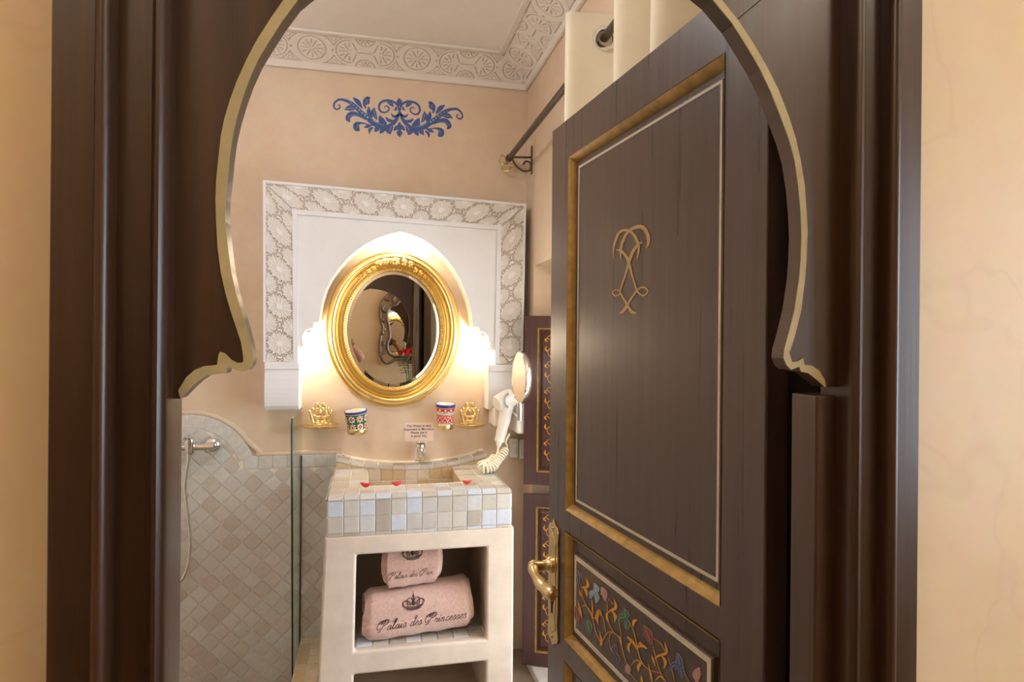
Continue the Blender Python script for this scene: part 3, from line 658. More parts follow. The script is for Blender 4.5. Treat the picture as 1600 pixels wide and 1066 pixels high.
# ---------------------------------------------------------------- brass soap dishes and cup holders
def soap_dish(cx, cyt, half, label):
    Y = YB-.062; c = WY(cx, cyt, Y); r = half*2.8/1000
    o = thing('soap_dish', (c.x, YB, c.z), label, 'soap dish', 'brass soap dishes under the mirror')
    MB().lathe([(0, -.014), (r*.45, -.013), (r*.8, -.006), (r, .004), (r*1.03, .0055), (r*.99, .0065), (r*.78, -.002), (r*.4, -.008), (0, -.009)], c, (0, 0, 1), 40, sx=1, sy=.72).build('dish', m_brass, o, smooth=50)
    MB().tube([(c.x, YB, c.z-.006), (c.x, YB-.02, c.z-.008), (c.x, YB-.04, c.z-.010)], .007, 10).build('bracket', m_brass, o, smooth=50)
    cw, ch = r*.53, .094; cb = Vector((c.x, YB-.030, c.z+.002)); k = MB()
    k.lathe([(cw*.72, 0), (cw*.78, .004), (cw*.76, .010), (cw*.70, .012)], cb, (0, 0, 1), 28, sy=.42, caps=False)
    P = lambda x, z, y=0: (cb.x+x*cw, cb.y+y, cb.z+z*ch)
    for sg in (-1, 1):
        k.tube(catmull([P(sg*.66, .06), P(sg*.82, .25), P(sg*.95, .48), P(sg*1.08, .60)], 4), [.0075]*12+[.004], 8)
        k.tube(catmull([P(sg*.60, .10), P(sg*.30, .28, -.004), P(sg*.55, .42, -.005), P(sg*.80, .46), P(sg*.72, .72)], 4), .0066, 8)
        k.tube(catmull([P(sg*.62, .50), P(sg*.45, .70, -.004), P(sg*.16, .76, -.003), P(0, .60)], 4), .0070, 8)
        k.tube(catmull([P(sg*.42, .66), P(sg*.44, .90), P(sg*.24, .97), P(sg*.14, .84)], 4), .0072, 8)
        k.ball(P(sg*.32, .97, -.002), .0085, n=8, m=6); k.ball(P(sg*1.06, .62), .0075, n=8, m=6); k.ball(P(sg*.74, .74), .0078, n=8, m=6)
        k.tube(catmull([P(0, .12, -.006), P(sg*.25, .16, -.007), P(sg*.52, .10, -.003), P(sg*.62, .03)], 4), .0075, 8)
        k.tube(catmull([P(0, .40, -.006), P(sg*.34, .36, -.006), P(sg*.58, .44, -.003)], 4), .0066, 8)
    k.ball(P(0, .62, -.004), .009, n=8, m=6)
    k.build('crown_ornament', m_brass, o, smooth=60)
soap_dish(500.5, 666.5, 29.5, 'brass soap dish with crown ornament beside the green patterned cup, behind the glass')
soap_dish(735.5, 664.5, 26, 'brass soap dish with crown ornament beside the red patterned cup')

def cup(cx, ytop, ybot, rt, rb, tilt, label, style):
    Y = YB-.075; b = WY(cx+1, ybot, Y); t = WY(cx, ytop, Y); h = (t-b).length; s = 2.78/1000; RT_, RB = rt*s, rb*s
    o = thing('patterned_cup', b, label, 'cup', 'glazed cups in wall holders')
    T = Matrix.Translation(b) @ Matrix.Rotation(tilt, 4, 'Y') @ Matrix.Rotation(.10, 4, 'X')
    rad = lambda q: RB+(RT_-RB)*(max(0, q)**1.2)
    def lay(prof, name, mt, parent, n=48, arc=None):
        m = MB().lathe(prof, (0, 0, 0), (0, 0, 1), n, caps=False); m.v = [tuple(T @ Vector(v)) for v in m.v]; return m.build(name, mt, parent, smooth=40)
    body = lay([(0, 0), (RB, 0)]+[(rad(q/10), h*q/10) for q in range(1, 11)]+[(RT_-.003, h), (RT_-.006, h*.97), (RB-.004, .006), (0, .006)], 'cup_body', m_cups[0], o)
    lay([(rad(q)*1.004+.0004, h*q) for q in (.885, .93, .97)]+[(RT_+.0012, h*1.004), (RT_-.004, h*1.006)], 'rim_band', m_cups[1], body)
    def surf(a, q, e=.0006): r = rad(q)+e; return T @ Vector((r*math.cos(a), r*math.sin(a), h*q))
    def patch(mb, a, q, da, dq, n=8, rot=0, star=0, e=.0006):
        vs = [surf(a, q, e)]
        for k in range(n):
            an = rot+2*PI*k/n; rr = 1 if not star or k % 2 == 0 else star
            vs.append(surf(a+da*rr*math.cos(an), q+dq*rr*math.sin(an), e))
        mb.add(vs, [(0, 1+k, 1+(k+1) % n) for k in range(n)])
    lay_ = {}
    def g(k): return lay_.setdefault(k, MB())
    if style == 'green':
        lay([(rad(q)+.0003, h*q) for q in (.04, .3, .6, .86)], 'painted_field', m_cups[3], body)
        for c in range(8):
            a = c*2*PI/8+.35
            for q, sw in ((.24, 0), (.64, 1)):
                if (c+sw) % 2: patch(g(0), a, q, .40, .20, 16, star=.66, e=.0016); patch(g(2), a, q, .33, .165, 16, star=.70, e=.0022); patch(g(0), a, q, .16, .08, 12, e=.0026); patch(g(1), a, q, .11, .055, 8, e=.0030)
                else: patch(g(0), a, q, .36, .19, 16, star=.80, e=.0016); patch(g(4), a, q, .29, .15, 8, star=.50, e=.0022); patch(g(0), a, q, .12, .06, 8, star=.5, e=.0026); patch(g(1), a, q, .06, .03, 6, e=.0030)
                patch(g(1), a+PI/8, q, .07, .04, 4, e=.0024)
    else:
        for q in (.075, .13, .55, .62, .865): lay([(rad(q)+.0006, h*q), (rad(q+.02)+.0006, h*(q+.022))], 'painted_line', m_cups[5], body)
        lay([(rad(q)+.0003, h*q) for q in (.17, .3, .4, .53)], 'painted_field', m_cups[4], body); lay([(rad(q)+.0003, h*q) for q in (.67, .75, .85)], 'painted_field', m_cups[4], body)
        for c in range(10):
            a = c*2*PI/10+.2; W2 = .30
            zig = MB(); 
            for sgn in (-1, 1):
                v4 = [surf(a, .45, .0009), surf(a, .50, .0009), surf(a+sgn*PI/10, .26, .0009), surf(a+sgn*PI/10, .21, .0009)]; g(0).add(v4, [(0, 1, 2, 3)])
            patch(g(0), a+PI/10, .46, .09, .035, 4, e=.0010); patch(g(5), a, .30, .06, .05, 4, e=.0012); patch(g(0), a, .22, .12, .03, 4, e=.0012)
            patch(g(0), a, .76, .16, .075, 8, star=.45, e=.0010); patch(g(5), a+PI/10, .76, .05, .05, 4, e=.0012); patch(g(0), a+PI/10, .69, .12, .03, 3, rot=PI/2, e=.0010)
    for k, m in lay_.items(): m.build('painted_motif', m_cups[k], body, fix=False)['kind'] = 'stuff'
    hz = b+Vector((0, 0, .004))
    ho = thing('cup_holder', (b.x, YB, b.z), 'brass ring holder under the %s patterned cup' % style, 'cup holder', 'brass cup holders under the mirror')
    MB().lathe([(RB*.70, -.024), (RB*1.04, -.020), (RB*1.14, -.012), (RB*1.16, -.001), (RB*1.10, .003), (RB*1.05, .003), (RB*1.02, -.003), (0, -.006)], hz, (0, 0, 1), 36, caps=False).build('ring', m_brass, ho, smooth=40)
    MB().tube([(b.x, YB, b.z-.014), (b.x, YB-.05, b.z-.014)], .008, 10).build('arm', m_brass, ho, smooth=50)
cup(557.5, 641, 672, 17.5, 14, -.10, 'green and yellow star patterned cup with blue rim, left of the sign', 'green')
cup(694, 630.5, 665, 16, 12.3, .02, 'red and white zigzag patterned cup with blue rim, above the sign', 'red')

# ---------------------------------------------------------------- sign and tap
def text_mesh(txt, size, name, mt, parent, M4, shear=0):
    cu = bpy.data.curves.new('t', 'FONT'); cu.body = txt; cu.size = size; cu.align_x = 'CENTER'; cu.extrude = .0002; cu.offset = size*.012; cu.shear = shear
    to = bpy.data.objects.new('t', cu); COL.objects.link(to)
    dg = bpy.context.evaluated_depsgraph_get(); me = bpy.data.meshes.new_from_object(to.evaluated_get(dg)); bpy.data.objects.remove(to)
    me.transform(Matrix.Translation(-org(parent)) @ M4); me.materials.clear(); return put(name, me, mt, parent)
sg0, sg1 = WY(633, 661, YB), WY(677, 689, YB)
sn = thing('water_sign', ((sg0.x+sg1.x)/2, YB, sg1.z), 'small notice card about using water, stuck above the tap', 'sign')
MB().box((sg0.x, YB-.0012, sg1.z), (sg1.x, YB, sg0.z)).build('card', m_sign, sn)
for i, t in enumerate(('The Water is very', 'important in Morocco', 'Please use it', 'in good way')):
    Mx = Matrix.Translation(((sg0.x+sg1.x)/2-.002, YB-.0014, sg0.z-.0195-i*.0152)) @ Matrix.Rotation(PI/2, 4, 'X')
    text_mesh(t, .0150, 'printed_line', m_ink, sn, Mx)
fc = WY(656.5, 722, YB-.06); zl = .921
tp = thing('basin_tap', (fc.x, YB-.06, zl), 'chrome single lever basin tap on the tiled ledge', 'tap')
MB().lathe([(.027, 0), (.027, .006), (.023, .009), (.022, .048), (.025, .052), (.025, .070), (.021, .076), (0, .077)], (fc.x, YB-.06, zl), (0, 0, 1), 28).build('body', m_chrome, tp, smooth=40)
MB().tube(catmull([(fc.x, YB-.07, zl+.036), (fc.x+.002, YB-.12, zl+.034), (fc.x+.003, YB-.165, zl+.024)], 5), [.016]*7+[.014]*3+[.0135], 14).build('spout', m_chrome, tp, smooth=50)
lv = MB().hexa([(fc.x-.020, YB-.045, zl+.074), (fc.x+.024, YB-.045, zl+.074), (fc.x+.022, YB-.125, zl+.086), (fc.x-.016, YB-.125, zl+.086)], [(fc.x-.018, YB-.045, zl+.087), (fc.x+.022, YB-.045, zl+.087), (fc.x+.018, YB-.125, zl+.093), (fc.x-.012, YB-.125, zl+.093)]).build('lever', m_chrome, tp, bevel=.004)
MB().ball((fc.x+.003, YB-.066, zl+.066), .006, (1, .6, 1)).build('temperature_mark', m_petal, lv)
# ---------------------------------------------------------------- masonry vanity with tiled basin
YV = 2.38; XV0, XV1 = -.130, .548
va = thing('vanity', (.21, YV, 0), 'plastered masonry vanity with tiled basin top and two open shelves', 'vanity')
def flare(u, v, w):                                  # the plaster body widens a little towards the floor
    s = max(0, .75-v)/.75; x = u
    if u < 0: x = u-.028*s if u < -.05 else u-.010*s
    return Vector((x, w-(.010*s if w < YV+.05 else 0), v))
MB().framed([XV0-.006, -.024, .454, XV1+.012], [0, .05, .25, .333, .68, .752], [(1, 1), (1, 3)], YV, YV+.035, flare).build('front_frame', m_cream, va, bevel=.009, seg=3)
bd2 = MB()
for x0, x1 in ((XV0-.004, -.032), (.462, XV1+.010)): bd2.hexa([flare(x0, 0, YV+.03), flare(x1, 0, YV+.03), flare(x1, 0, YB), flare(x0, 0, YB)], [Vector((x0, YV+.03, .752)), Vector((x1, YV+.03, .752)), Vector((x1, YB, .752)), Vector((x0, YB, .752))])
bd2.box((-.034, YB-.06, 0), (.464, YB-.005, .752)); bd2.box((-.034, YV+.03, .25), (.464, YB-.05, .330)); bd2.box((-.034, YV+.03, .0), (.464, YB-.05, .05)); bd2.box((-.034, YV+.03, .72), (.464, YB-.05, .752))
bd2.build('body', m_cream, va, fix=False)
# top: grout core with the sunken basin
YK, ZK, BEV = 2.83, .901, .022
co = MB()
FRX = lambda u, v, w: Vector((u, v, w))
BX0, BX1, BY0, BY1 = .016, .384, 2.535, YK
co.box((XV0, YV+.004, .749), (XV1, YB, .79))
co.framed([XV0, BX0, BX1, XV1], [YV+.004, BY0, YK, YB], [(1, 1)], .79, .878, FRX)
co.framed([XV0+.004, BX0, BX1, XV1-.004], [YV+BEV, BY0, YK, YB], [(1, 1)], .878, ZK-.008, FRX)
co.build('basin_core', m_grout, va, fix=False)
def ledge_z(x): q = (x-(XV0+XV1)/2)/((XV1-XV0)/2); return .914+.050*min(1, abs(q))**2.2
NL = 24; xs_ = [XV0+.012+(XV1-XV0-.024)*k/NL for k in range(NL+1)]
lg = MB()
for k in range(NL):
    a, b = xs_[k], xs_[k+1]; za, zb = ledge_z(a)-.008, ledge_z(b)-.008
    lg.hexa([(a, YK+.001, .78), (b, YK+.001, .78), (b, YB, .78), (a, YB, .78)], [(a, YK+.001, za), (b, YK+.001, zb), (b, YB, zb+.004), (a, YB, za+.004)])
lg.build('back_ledge', m_grout, va)
# tiles: front face
NC = 12; cw = (XV1-XV0-.004)/NC
for i in range(NC):
    x = XV0+.002+cw*(i+.5)
    for zc, hh in ((.8495, .0565), (.7905, .0565), (.7555, .0095)): tile(va, (x, YV+.004, zc), (1, 0, 0), (0, 0, 1), cw-.0024, hh-.0002, m_z1)
    tile(va, (x, YV+.006, .8885), (1, 0, 0), (0, .62, .78), cw-.003, .022, m_z1, jitter=.005)
    # front rim on top, two courses
    for k, yc in enumerate((YV+.058, YV+.116)):
        tile(va, (x, yc-.003, ZK-.009), (1, 0, 0), (0, 1, 0), cw-.0028, .0555, m_z1, jitter=.006)
# side faces
for k in range(9):
    y = YV+.034+k*.0585
    for zc, hh in ((.8495, .0565), (.7905, .0565)):
        tile(va, (XV0, y, zc), (0, -1, 0), (0, 0, 1), .055, hh-.001, m_z1); tile(va, (XV1, y, zc), (0, 1, 0), (0, 0, 1), .055, hh-.001, m_z1)
    if k < 7:
        tile(va, (XV0+.004, y, .889), (0, -1, 0), (.62, 0, .78), .055, .021, m_z1, jitter=.005); tile(va, (XV1-.004, y, .889), (0, 1, 0), (-.62, 0, .78), .055, .021, m_z1, jitter=.005)
# side ledges beside the basin
for k in range(5):
    y = YV+.171+k*.0582
    for x0, x1 in ((XV0+.008, BX0), (BX1, XV1-.008)):
        for q in range(2):
            w = (x1-x0)/2; tile(va, (x0+w*(q+.5), y, ZK-.009), (1, 0, 0), (0, 1, 0), w-.0028, .0555, m_z1, jitter=.006)
# basin walls and floor
for k in range(7):
    x = BX0+(BX1-BX0)*(k+.5)/7; w = (BX1-BX0)/7-.003
    for zc, hh in ((.876, .054), (.822, .050)): tile(va, (x, YK, zc), (1, 0, 0), (0, 0, 1), w, hh-.003, m_z3, jitter=.006)
    tile(va, (x, BY0, .85), (-1, 0, 0), (0, 0, 1), w, .09, m_z3)
    for q in range(5): tile(va, (x, BY0+.03+q*.058, .79), (1, 0, 0), (0, 1, 0), w, .055, m_z3)
for q in range(5):
    y = BY0+.03+q*.058
    tile(va, (BX0, y, .846), (0, 1, 0), (0, 0, 1), .055, .090, m_z3); tile(va, (BX1, y, .846), (0, -1, 0), (0, 0, 1), .055, .090, m_z3)
# upper part of the ledge front and its curved top
NT = 11
for k in range(NT):
    a = XV0+.012+(XV1-XV0-.024)*k/NT; b = XV0+.012+(XV1-XV0-.024)*(k+1)/NT; x = (a+b)/2
    za, zb = ledge_z(a), ledge_z(b); sl_ = (zb-za)/(b-a); z = ledge_z(x); w = (b-a)-.003
    if z > .912 and not (BX0-.01 < x < BX1+.01 and z < .92): tile(va, (x, YK+.001, .905+(z-.018-.905)/2), (1, 0, 0), (0, 0, 1), w, max(.010, z-.018-.905), m_z3, jitter=.004)
    tile(va, (x, YK+.001, z-.013), (1, 0, sl_), (0, .5, .86), w, .019, m_z1, jitter=.004)
    for yc, dd in ((YK+.042, .056), (YK+.096, .044)): tile(va, (x, yc, z-.0085), (1, 0, sl_), (0, 1, .03), w, dd, m_z1, jitter=.004)
# tiled shelf
for i in range(8):
    for j in range(2): tile(va, (-.024+.060*(i+.5), YV+.062+j*.06, .328), (1, 0, 0), (0, 1, 0), .057, .057, m_z1, thick=.006, jitter=.004)
# step between glass and vanity
sp = thing('shower_step', (-.22, 2.6, 0), 'raised tiled step between the glass panel and the vanity', 'step')
MB().box((-.262, 2.05, 0), (-.168, YB-.010, .149)).build('core', m_grout, sp)
for k in range(15):
    y = YB-.045-k*.058
    if y < 2.07: break
    for x, w in ((-.2385, .044), (-.1915, .046)): tile(sp, (x, y, .149), (1, 0, 0), (0, 1, 0), w, .055, m_z3)
    for zc in (.035, .094): tile(sp, (-.262, y, zc+.02), (0, -1, 0), (0, 0, 1), .055, .056, m_z2)
for k in range(2):
    for zc in (.04, .10): tile(sp, (-.2385+k*.047, 2.05, zc+.01), (1, 0, 0), (0, 0, 1), .044, .056, m_z2)

# ---------------------------------------------------------------- towels
GLY = {'P': (.95, [[(.62,1.0),(.50,.55),(.36,.05),(.22,-.12),(.10,-.05)], [(.30,.62),(.36,.92),(.66,1.06),(.92,.95),(.86,.68),(.62,.54),(.48,.56)], [(.44,.98),(.16,.92),(-.06,.62),(-.06,.28),(.10,.12),(.26,.20),(.28,.36)]]),
 'a': (.50, [[(.40,.40),(.22,.46),(.06,.22),(.12,.0),(.28,.12),(.40,.42),(.36,.10),(.42,.0),(.54,.14)]]), 'l': (.32, [[(.0,.12),(.20,.55),(.30,.95),(.20,1.0),(.12,.6),(.10,.12),(.18,.0),(.32,.14)]]),
 'i': (.30, [[(.0,.14),(.12,.44),(.10,.10),(.18,.0),(.30,.14)], [(.15,.62),(.17,.68)]]), 's': (.36, [[(.0,.12),(.18,.50),(.28,.22),(.20,.0),(.05,.05)], [(.20,.02),(.38,.14)]]),
 'd': (.52, [[(.40,.40),(.22,.46),(.06,.22),(.12,.0),(.28,.12),(.42,.5),(.50,1.0)], [(.42,.45),(.37,.10),(.43,.0),(.54,.14)]]), 'e': (.36, [[(.0,.16),(.24,.30),(.24,.46),(.10,.40),(.06,.12),(.18,.0),(.38,.14)]]),
 'r': (.36, [[(.0,.12),(.10,.48),(.13,.38),(.26,.40),(.22,.10),(.28,.0),(.38,.12)]]), 'n': (.48, [[(.0,.36),(.07,.42),(.05,.0)], [(.05,.18),(.20,.46),(.28,.34),(.25,.08),(.32,.0),(.46,.14)]]),
 'c': (.36, [[(.30,.38),(.18,.46),(.04,.22),(.12,.0),(.36,.14)]]), ' ': (.34, []), "'": (.2, [[(.1,.9),(.05,.75)]])}
def write(mb, txt, to3, size, shear=.32, r=.0014):   # embroidered script; to3(x, y) -> point
    x0 = 0
    for ch in txt:
        adv, st = GLY[ch]
        for s_ in st:
            C = catmull([(x0+px_+py_*shear, py_) for px_, py_ in s_], 5); mb.tube([to3(p[0]*size, p[1]*size) for p in C], r*size/.034, 5)
        x0 += adv
    return x0*size
CROWN = [[(-.46,.30),(-.50,.55),(-.34,.66),(-.18,.52),(-.16,.28)], [(-.26,.30),(-.30,.68),(-.14,.78),(-.04,.62),(-.03,.28)], [(0,.28),(0,.98)], [(-.07,.88),(.07,.88)], [(-.36,.16),(0,.06),(.36,.16)], [(-.38,.26),(0,.16),(.38,.26)], [(-.34,.06),(0,-.04),(.34,.06)], [(-.46,.30),(-.38,.16)]]
def crown(mb, to3, size):
    for s_ in CROWN:
        for sg in (-1, 1):
            if sg == 1 and s_[0][0]*s_[-1][0] <= 0 and abs(s_[0][0]+s_[-1][0]) < 1e-6: continue
            mb.tube([to3(-sg*p[0]*size*1.3, p[1]*size*.82) for p in catmull(s_, 5)], size*.026, 5)
    mb.tube([to3(0, (.30+.2*k)*size) for k in range(4)], [size*.06, size*.05, size*.03, size*.02], 6)
    for x in (-.22, -.1, .1, .22): mb.tube([to3(x*size, .30*size), to3(x*size, .44*size)], [size*.04, size*.015], 5)
def towel(name, x0, x1, yc, zc, ry, rz, label, tilt, txt, tx, tz, tsize, cx, cz, csize, seed):
    rg = random.Random(seed); ph = [rg.uniform(0, 6) for _ in range(8)]
    o = thing(name, ((x0+x1)/2, yc, zc-rz), label, 'towel', 'embroidered towels on the shelf')
    sup = lambda c, p: math.copysign(abs(c)**p, c)
    def rad(u, a):
        e = min(u, 1-u); end = 1-.16*max(0, 1-e/.05)**2
        return end*(1+.018*math.sin(3*a+ph[0]+2*u)+.012*math.sin(5*a+ph[1]-6*u)+.012*math.sin(9*u+ph[2]+a))
    def pt(u, a, k=1.0):
        r = rad(u, a)*k; x = x0+(x1-x0)*u+.006*math.sin(2*a+ph[3])*(1 if u < .5 else -1)*(1-min(1, min(u, 1-u)/.1))
        return Vector((x, yc+ry*r*sup(math.cos(a), .72), zc+rz*r*sup(math.sin(a), .72)+tilt*(u-.5)))
    NU, NA = 60, 72; vs = [pt(i/NU, 2*PI*j/NA) for i in range(NU+1) for j in range(NA)]
    fs = [(i*NA+j, i*NA+(j+1) % NA, (i+1)*NA+(j+1) % NA, (i+1)*NA+j) for i in range(NU) for j in range(NA)]
    mb = MB().add(vs, fs)
    for u, sg in ((0, -1), (1, 1)):                   # rolled layers showing at both ends
        rings = []
        for q in range(13):
            k = 1-q/13; d = (.010 if q % 3 == 1 else (-.008 if q % 3 == 0 else .002))
            rings.append([pt(u, 2*PI*j/NA, k)+Vector((sg*(d if q else 0), 0, 0)) for j in range(NA)])
        base = len(mb.v); allv = [p for r_ in rings for p in r_]
        mb.add(allv, [(i*NA+j, i*NA+(j+1) % NA, (i+1)*NA+(j+1) % NA, (i+1)*NA+j) for i in range(12) for j in range(NA)]+[tuple(12*NA+j for j in range(NA))])
    t = mb.build('rolled_cloth', m_towel, o, smooth=80)
    # outer flap with a free hem underneath
    fl = MB(); vs = []; n1, n2 = 40, 10
    for i in range(n1+1):
        for j in range(n2+1):
            a = PI*(1.02+.40*j/n2); p = pt(.012+.976*i/n1, a, 1.03+.02*math.sin(i*.6+ph[4])*(j/n2)); vs.append(p)
    fl.add(vs, [(i*(n2+1)+j, (i+1)*(n2+1)+j, (i+1)*(n2+1)+j+1, i*(n2+1)+j+1) for i in range(n1) for j in range(n2)])
    h = fl.build('hem_flap', m_towel, o, smooth=80); sm = h.modifiers.new('solid', 'SOLIDIFY'); sm.thickness = .006
    def front(xw, zw):
        for _ in range(1):
            u = (xw-x0)/(x1-x0); z = (zw-zc-tilt*(u-.5))/rz; z = max(-.97, min(.97, z))
            s_ = math.copysign(abs(z)**(1/.72), z); a = PI-math.asin(max(-.999, min(.999, s_)))
            p = pt(u, a, 1.012); return Vector((xw, p.y-.001, zw))
    em = MB(); sl2 = tilt/(x1-x0)
    ec_ = MB(); write(em, txt, lambda x, y: front(tx+x, tz+y+sl2*x), tsize)
    crown(ec_, lambda x, y: front(cx+x, cz+y+sl2*x), csize)
    em.build('embroidered_script', m_thread, t, smooth=60, fix=False)['kind'] = 'stuff'; ec_.build('embroidered_crown', m_thread, t, smooth=60, fix=False)['kind'] = 'stuff'
towel('rolled_towel', .012, .402, 2.505, .427, .088, .088, 'large rolled pink towel with full embroidered name, lying on the tiled shelf', .028, 'Palais des Princesses', .050, .380, .0365, .185, .452, .060, 3)
towel('folded_towel', .083, .281, 2.500, .603, .060, .083, 'small pink towel stacked on top of the large rolled towel', .012, 'Palais des Prin', .088, .560, .0245, .182, .632, .056, 9)

# ---------------------------------------------------------------- rose petals on the rim
def petal(px_, py_, rot, s, label):
    c = WZ(px_, py_, ZK+.001); o = thing('rose_petal', c, label, 'petal', 'rose petals on the basin rim')
    vs = []; n = 7
    for i in range(n+1):
        for j in range(n+1):
            a, b = i/n*2-1, j/n*2-1; w = math.sqrt(max(0, 1-b*b*.9)); x = a*w*s*.42; y = b*s*1.1
            z = .75*s*(b*b)+.8*s*(a*a)*w+.002; ca, sa = math.cos(rot), math.sin(rot)
            vs.append((c.x+x*ca-y*sa, c.y+x*sa+y*ca, c.z+z))
    MB().add(vs, [(i*(n+1)+j, (i+1)*(n+1)+j, (i+1)*(n+1)+j+1, i*(n+1)+j+1) for i in range(n) for j in range(n)]).build('blade', m_petal, o, smooth=80).modifiers.new('s', 'SOLIDIFY').thickness = .0008
petal(571.5, 763, 1.2, .019, 'red rose petal at the left end of the basin rim')
petal(620, 760.5, 1.75, .018, 'red rose petal in the middle of the basin rim')
petal(730, 758, 1.5, .016, 'red rose petal at the right end of the basin rim')
# ---------------------------------------------------------------- shower glass and mixer
GX = -.269
gp = thing('shower_screen', (GX, 2.75, -.07), 'frameless glass shower panel with rounded top corner beside the vanity', 'shower screen')
yt, ybt, zt = 2.548, 2.655, 1.158
go_ = [(YB-.015, -.068), (ybt+.02, -.068)] + [(yt+.034-.034*math.cos(a), zt-.034+.034*math.sin(a)) for a in np.linspace(0, PI/2, 7)] + [(YB-.015, zt)]
MB().prism([(GX-.003, y, z) for y, z in go_], (.006, 0, 0)).build('pane', m_glass, gp)
MB().tube([(GX, y, z) for y, z in go_[1:]], .0036, 6).build('polished_edge', m_edge, gp, smooth=60)
MB().box((GX-.0035, YB-.0195, -.066), (GX+.0035, YB-.0138, .95)).build('wall_seal', m_edge, gp)
ec = WY(333, 695, YB-.012)
mx = thing('shower_mixer', (ec.x-.07, YB, ec.z), 'chrome wall shower mixer with hose on the arched tiles', 'shower mixer')
yb_ = YB-.075
for dx in (0, -.150):
    MB().lathe([(.034, 0), (.033, .006), (.026, .014), (.016, .018), (.014, .06)], (ec.x+dx, YB-.018, ec.z), (0, -1, 0), 28).build('wall_rose', m_chrome, mx, smooth=40)
MB().tube([(ec.x+.016, yb_, ec.z), (ec.x-.166, yb_, ec.z)], .0145, 18).build('valve_body', m_chrome, mx, smooth=50)
MB().lathe([(.019, -.022), (.022, -.015), (.022, .030), (.019, .040), (.008, .044), (0, .044)], (ec.x-.075, yb_, ec.z), (0, -.25, 1), 24).build('cartridge', m_chrome, mx, smooth=40)
MB().tube(catmull([(ec.x-.075, yb_-.006, ec.z+.038), (ec.x-.073, yb_-.045, ec.z+.054), (ec.x-.070, yb_-.095, ec.z+.050)], 5), [.012]*4+[.009]*4+[.007]*3, 12).build('lever', m_chrome, mx, smooth=50)
MB().tube([(ec.x-.080, yb_, ec.z-.010), (ec.x-.080, yb_, ec.z-.050)], .009, 14).build('hose_union', m_chrome, mx, smooth=50)
hp = [(ec.x-.080, yb_, ec.z-.05)]+[tuple(WY(x, y, yb_)) for x, y in ((289,760),(294,810),(297,850),(293,885),(284,906),(268,915),(250,880),(240,780))]
MB().tube(catmull(hp, 8), .0068, 10).build('hose', m_chrome, mx, smooth=60)

# ---------------------------------------------------------------- hair dryer, coiled lead, sockets, shaving mirror
YD = 2.765
D = lambda x, y, Y=YD: WY(x, y, Y)
hd = thing('hair_dryer', D(786, 690), 'white wall-mounted hair dryer with coiled cream lead', 'hair dryer')
hc0, hc1 = D(775.5, 631, YD-.03), D(797, 622, YD-.005); ax = (hc1-hc0)
MB().lathe([(.0, -.002), (.030, 0), (.034, .006), (.040, ax.length*.5), (.043, ax.length*.95), (.040, ax.length*1.10), (.030, ax.length*1.2), (0, ax.length*1.22)], hc0, ax, 32).build('barrel', m_plastic, hd, smooth=40)
vt = MB(); vc = D(795, 626, YD-.066)
for k in range(14):
    a = PI*.55+k*PI*.9/13
    p0 = vc+Vector((.015*math.cos(a), 0, .024*math.sin(a))); p1 = vc+Vector((.024*math.cos(a), .003, .034*math.sin(a)))
    vt.tube([p0, p1], .0016, 5)
vt.build('air_vent', m_grey, hd)
MB().tube(catmull([D(792, 632, YD-.02), D(789, 652, YD-.02), D(784, 674, YD-.02), D(780, 690, YD-.02)], 5), [.030]*4+[.027]*4+[.024]*4+[.022]*4, 18).build('handle', m_plastic, hd, smooth=50)
MB().tube([D(780, 689, YD-.02), D(778.5, 700, YD-.02)], [.018, .006], 12).build('cable_boot', m_plastic, hd, smooth=50)
hb0, hb1 = D(804, 614, YD+.02), D(818, 676, YD+.02)
MB().box((hb0.x, YD-.03, hb1.z), (hb1.x, YB, hb0.z)).build('wall_cradle', m_plastic, hd, bevel=.012, seg=3)
MB().box((D(773.5, 640).x, YD+.02, D(773, 668).z), (D(785, 640).x, YB-.03, D(773, 638).z)).build('cradle_clip', m_plastic, hd, bevel=.006)
cpath = catmull([D(778.5, 700, YD-.02), D(777, 708, YD-.03), D(772, 716, YD-.04), D(763, 724, YD-.06), D(752, 727, YD-.08), D(755, 733, YD-.10), D(768, 731, YD-.09), D(776, 722, YD-.06), D(786, 709, YD-.03), D(792, 699, YD-.01), D(790, 690, YD), D(796, 678, YD+.01)], 40)
P_ = [Vector(p) for p in cpath]
def dens(P, m=4):
    return [P[i].lerp(P[i+1], k/m) for i in range(len(P)-1) for k in range(m)]+[P[-1]]
# sample the helix finely enough that each turn stays round
fine = []; phs = 0; N0 = Vector((0, 1, 0)); PF = dens(P_, 4)
for i, p in enumerate(PF):
    t = PF[min(i+1, len(PF)-1)]-PF[max(i-1, 0)]; sl3 = t.length/2
    if t.length < 1e-9: continue
    t.normalize(); N0 = (N0-t*N0.dot(t)).normalized(); B_ = t.cross(N0); q = i/len(PF)
    amp = .0150*max(0, min(1, (q-.14)/.04, (.80-q)/.03)); phs += sl3/.0135*2*PI
    fine.append(p+(N0*math.cos(phs)+B_*math.sin(phs))*amp)
MB().tube(fine, .0052, 8).build('coiled_lead', m_cord, hd, smooth=60)
s1 = thing('wall_socket', D(803, 715, YB), 'white square wall socket below the hair dryer', 'socket')
a_, b_ = D(795, 684, YB), D(808, 714, YB)
MB().box((a_.x, YB-.030, b_.z), (b_.x, YB, a_.z)).build('plate', m_plastic, s1, bevel=.006)
MB().box((a_.x+.008, YB-.036, b_.z+.02), (b_.x-.008, YB-.028, a_.z-.02)).build('insert', m_plastic, s1, bevel=.004)
a_, b_ = D(809.5, 686, YB), D(818.5, 716, YB)
s2_ = thing('switch_box', (b_.x, YB, b_.z), 'narrow white switch box in the corner beside the socket', 'switch')
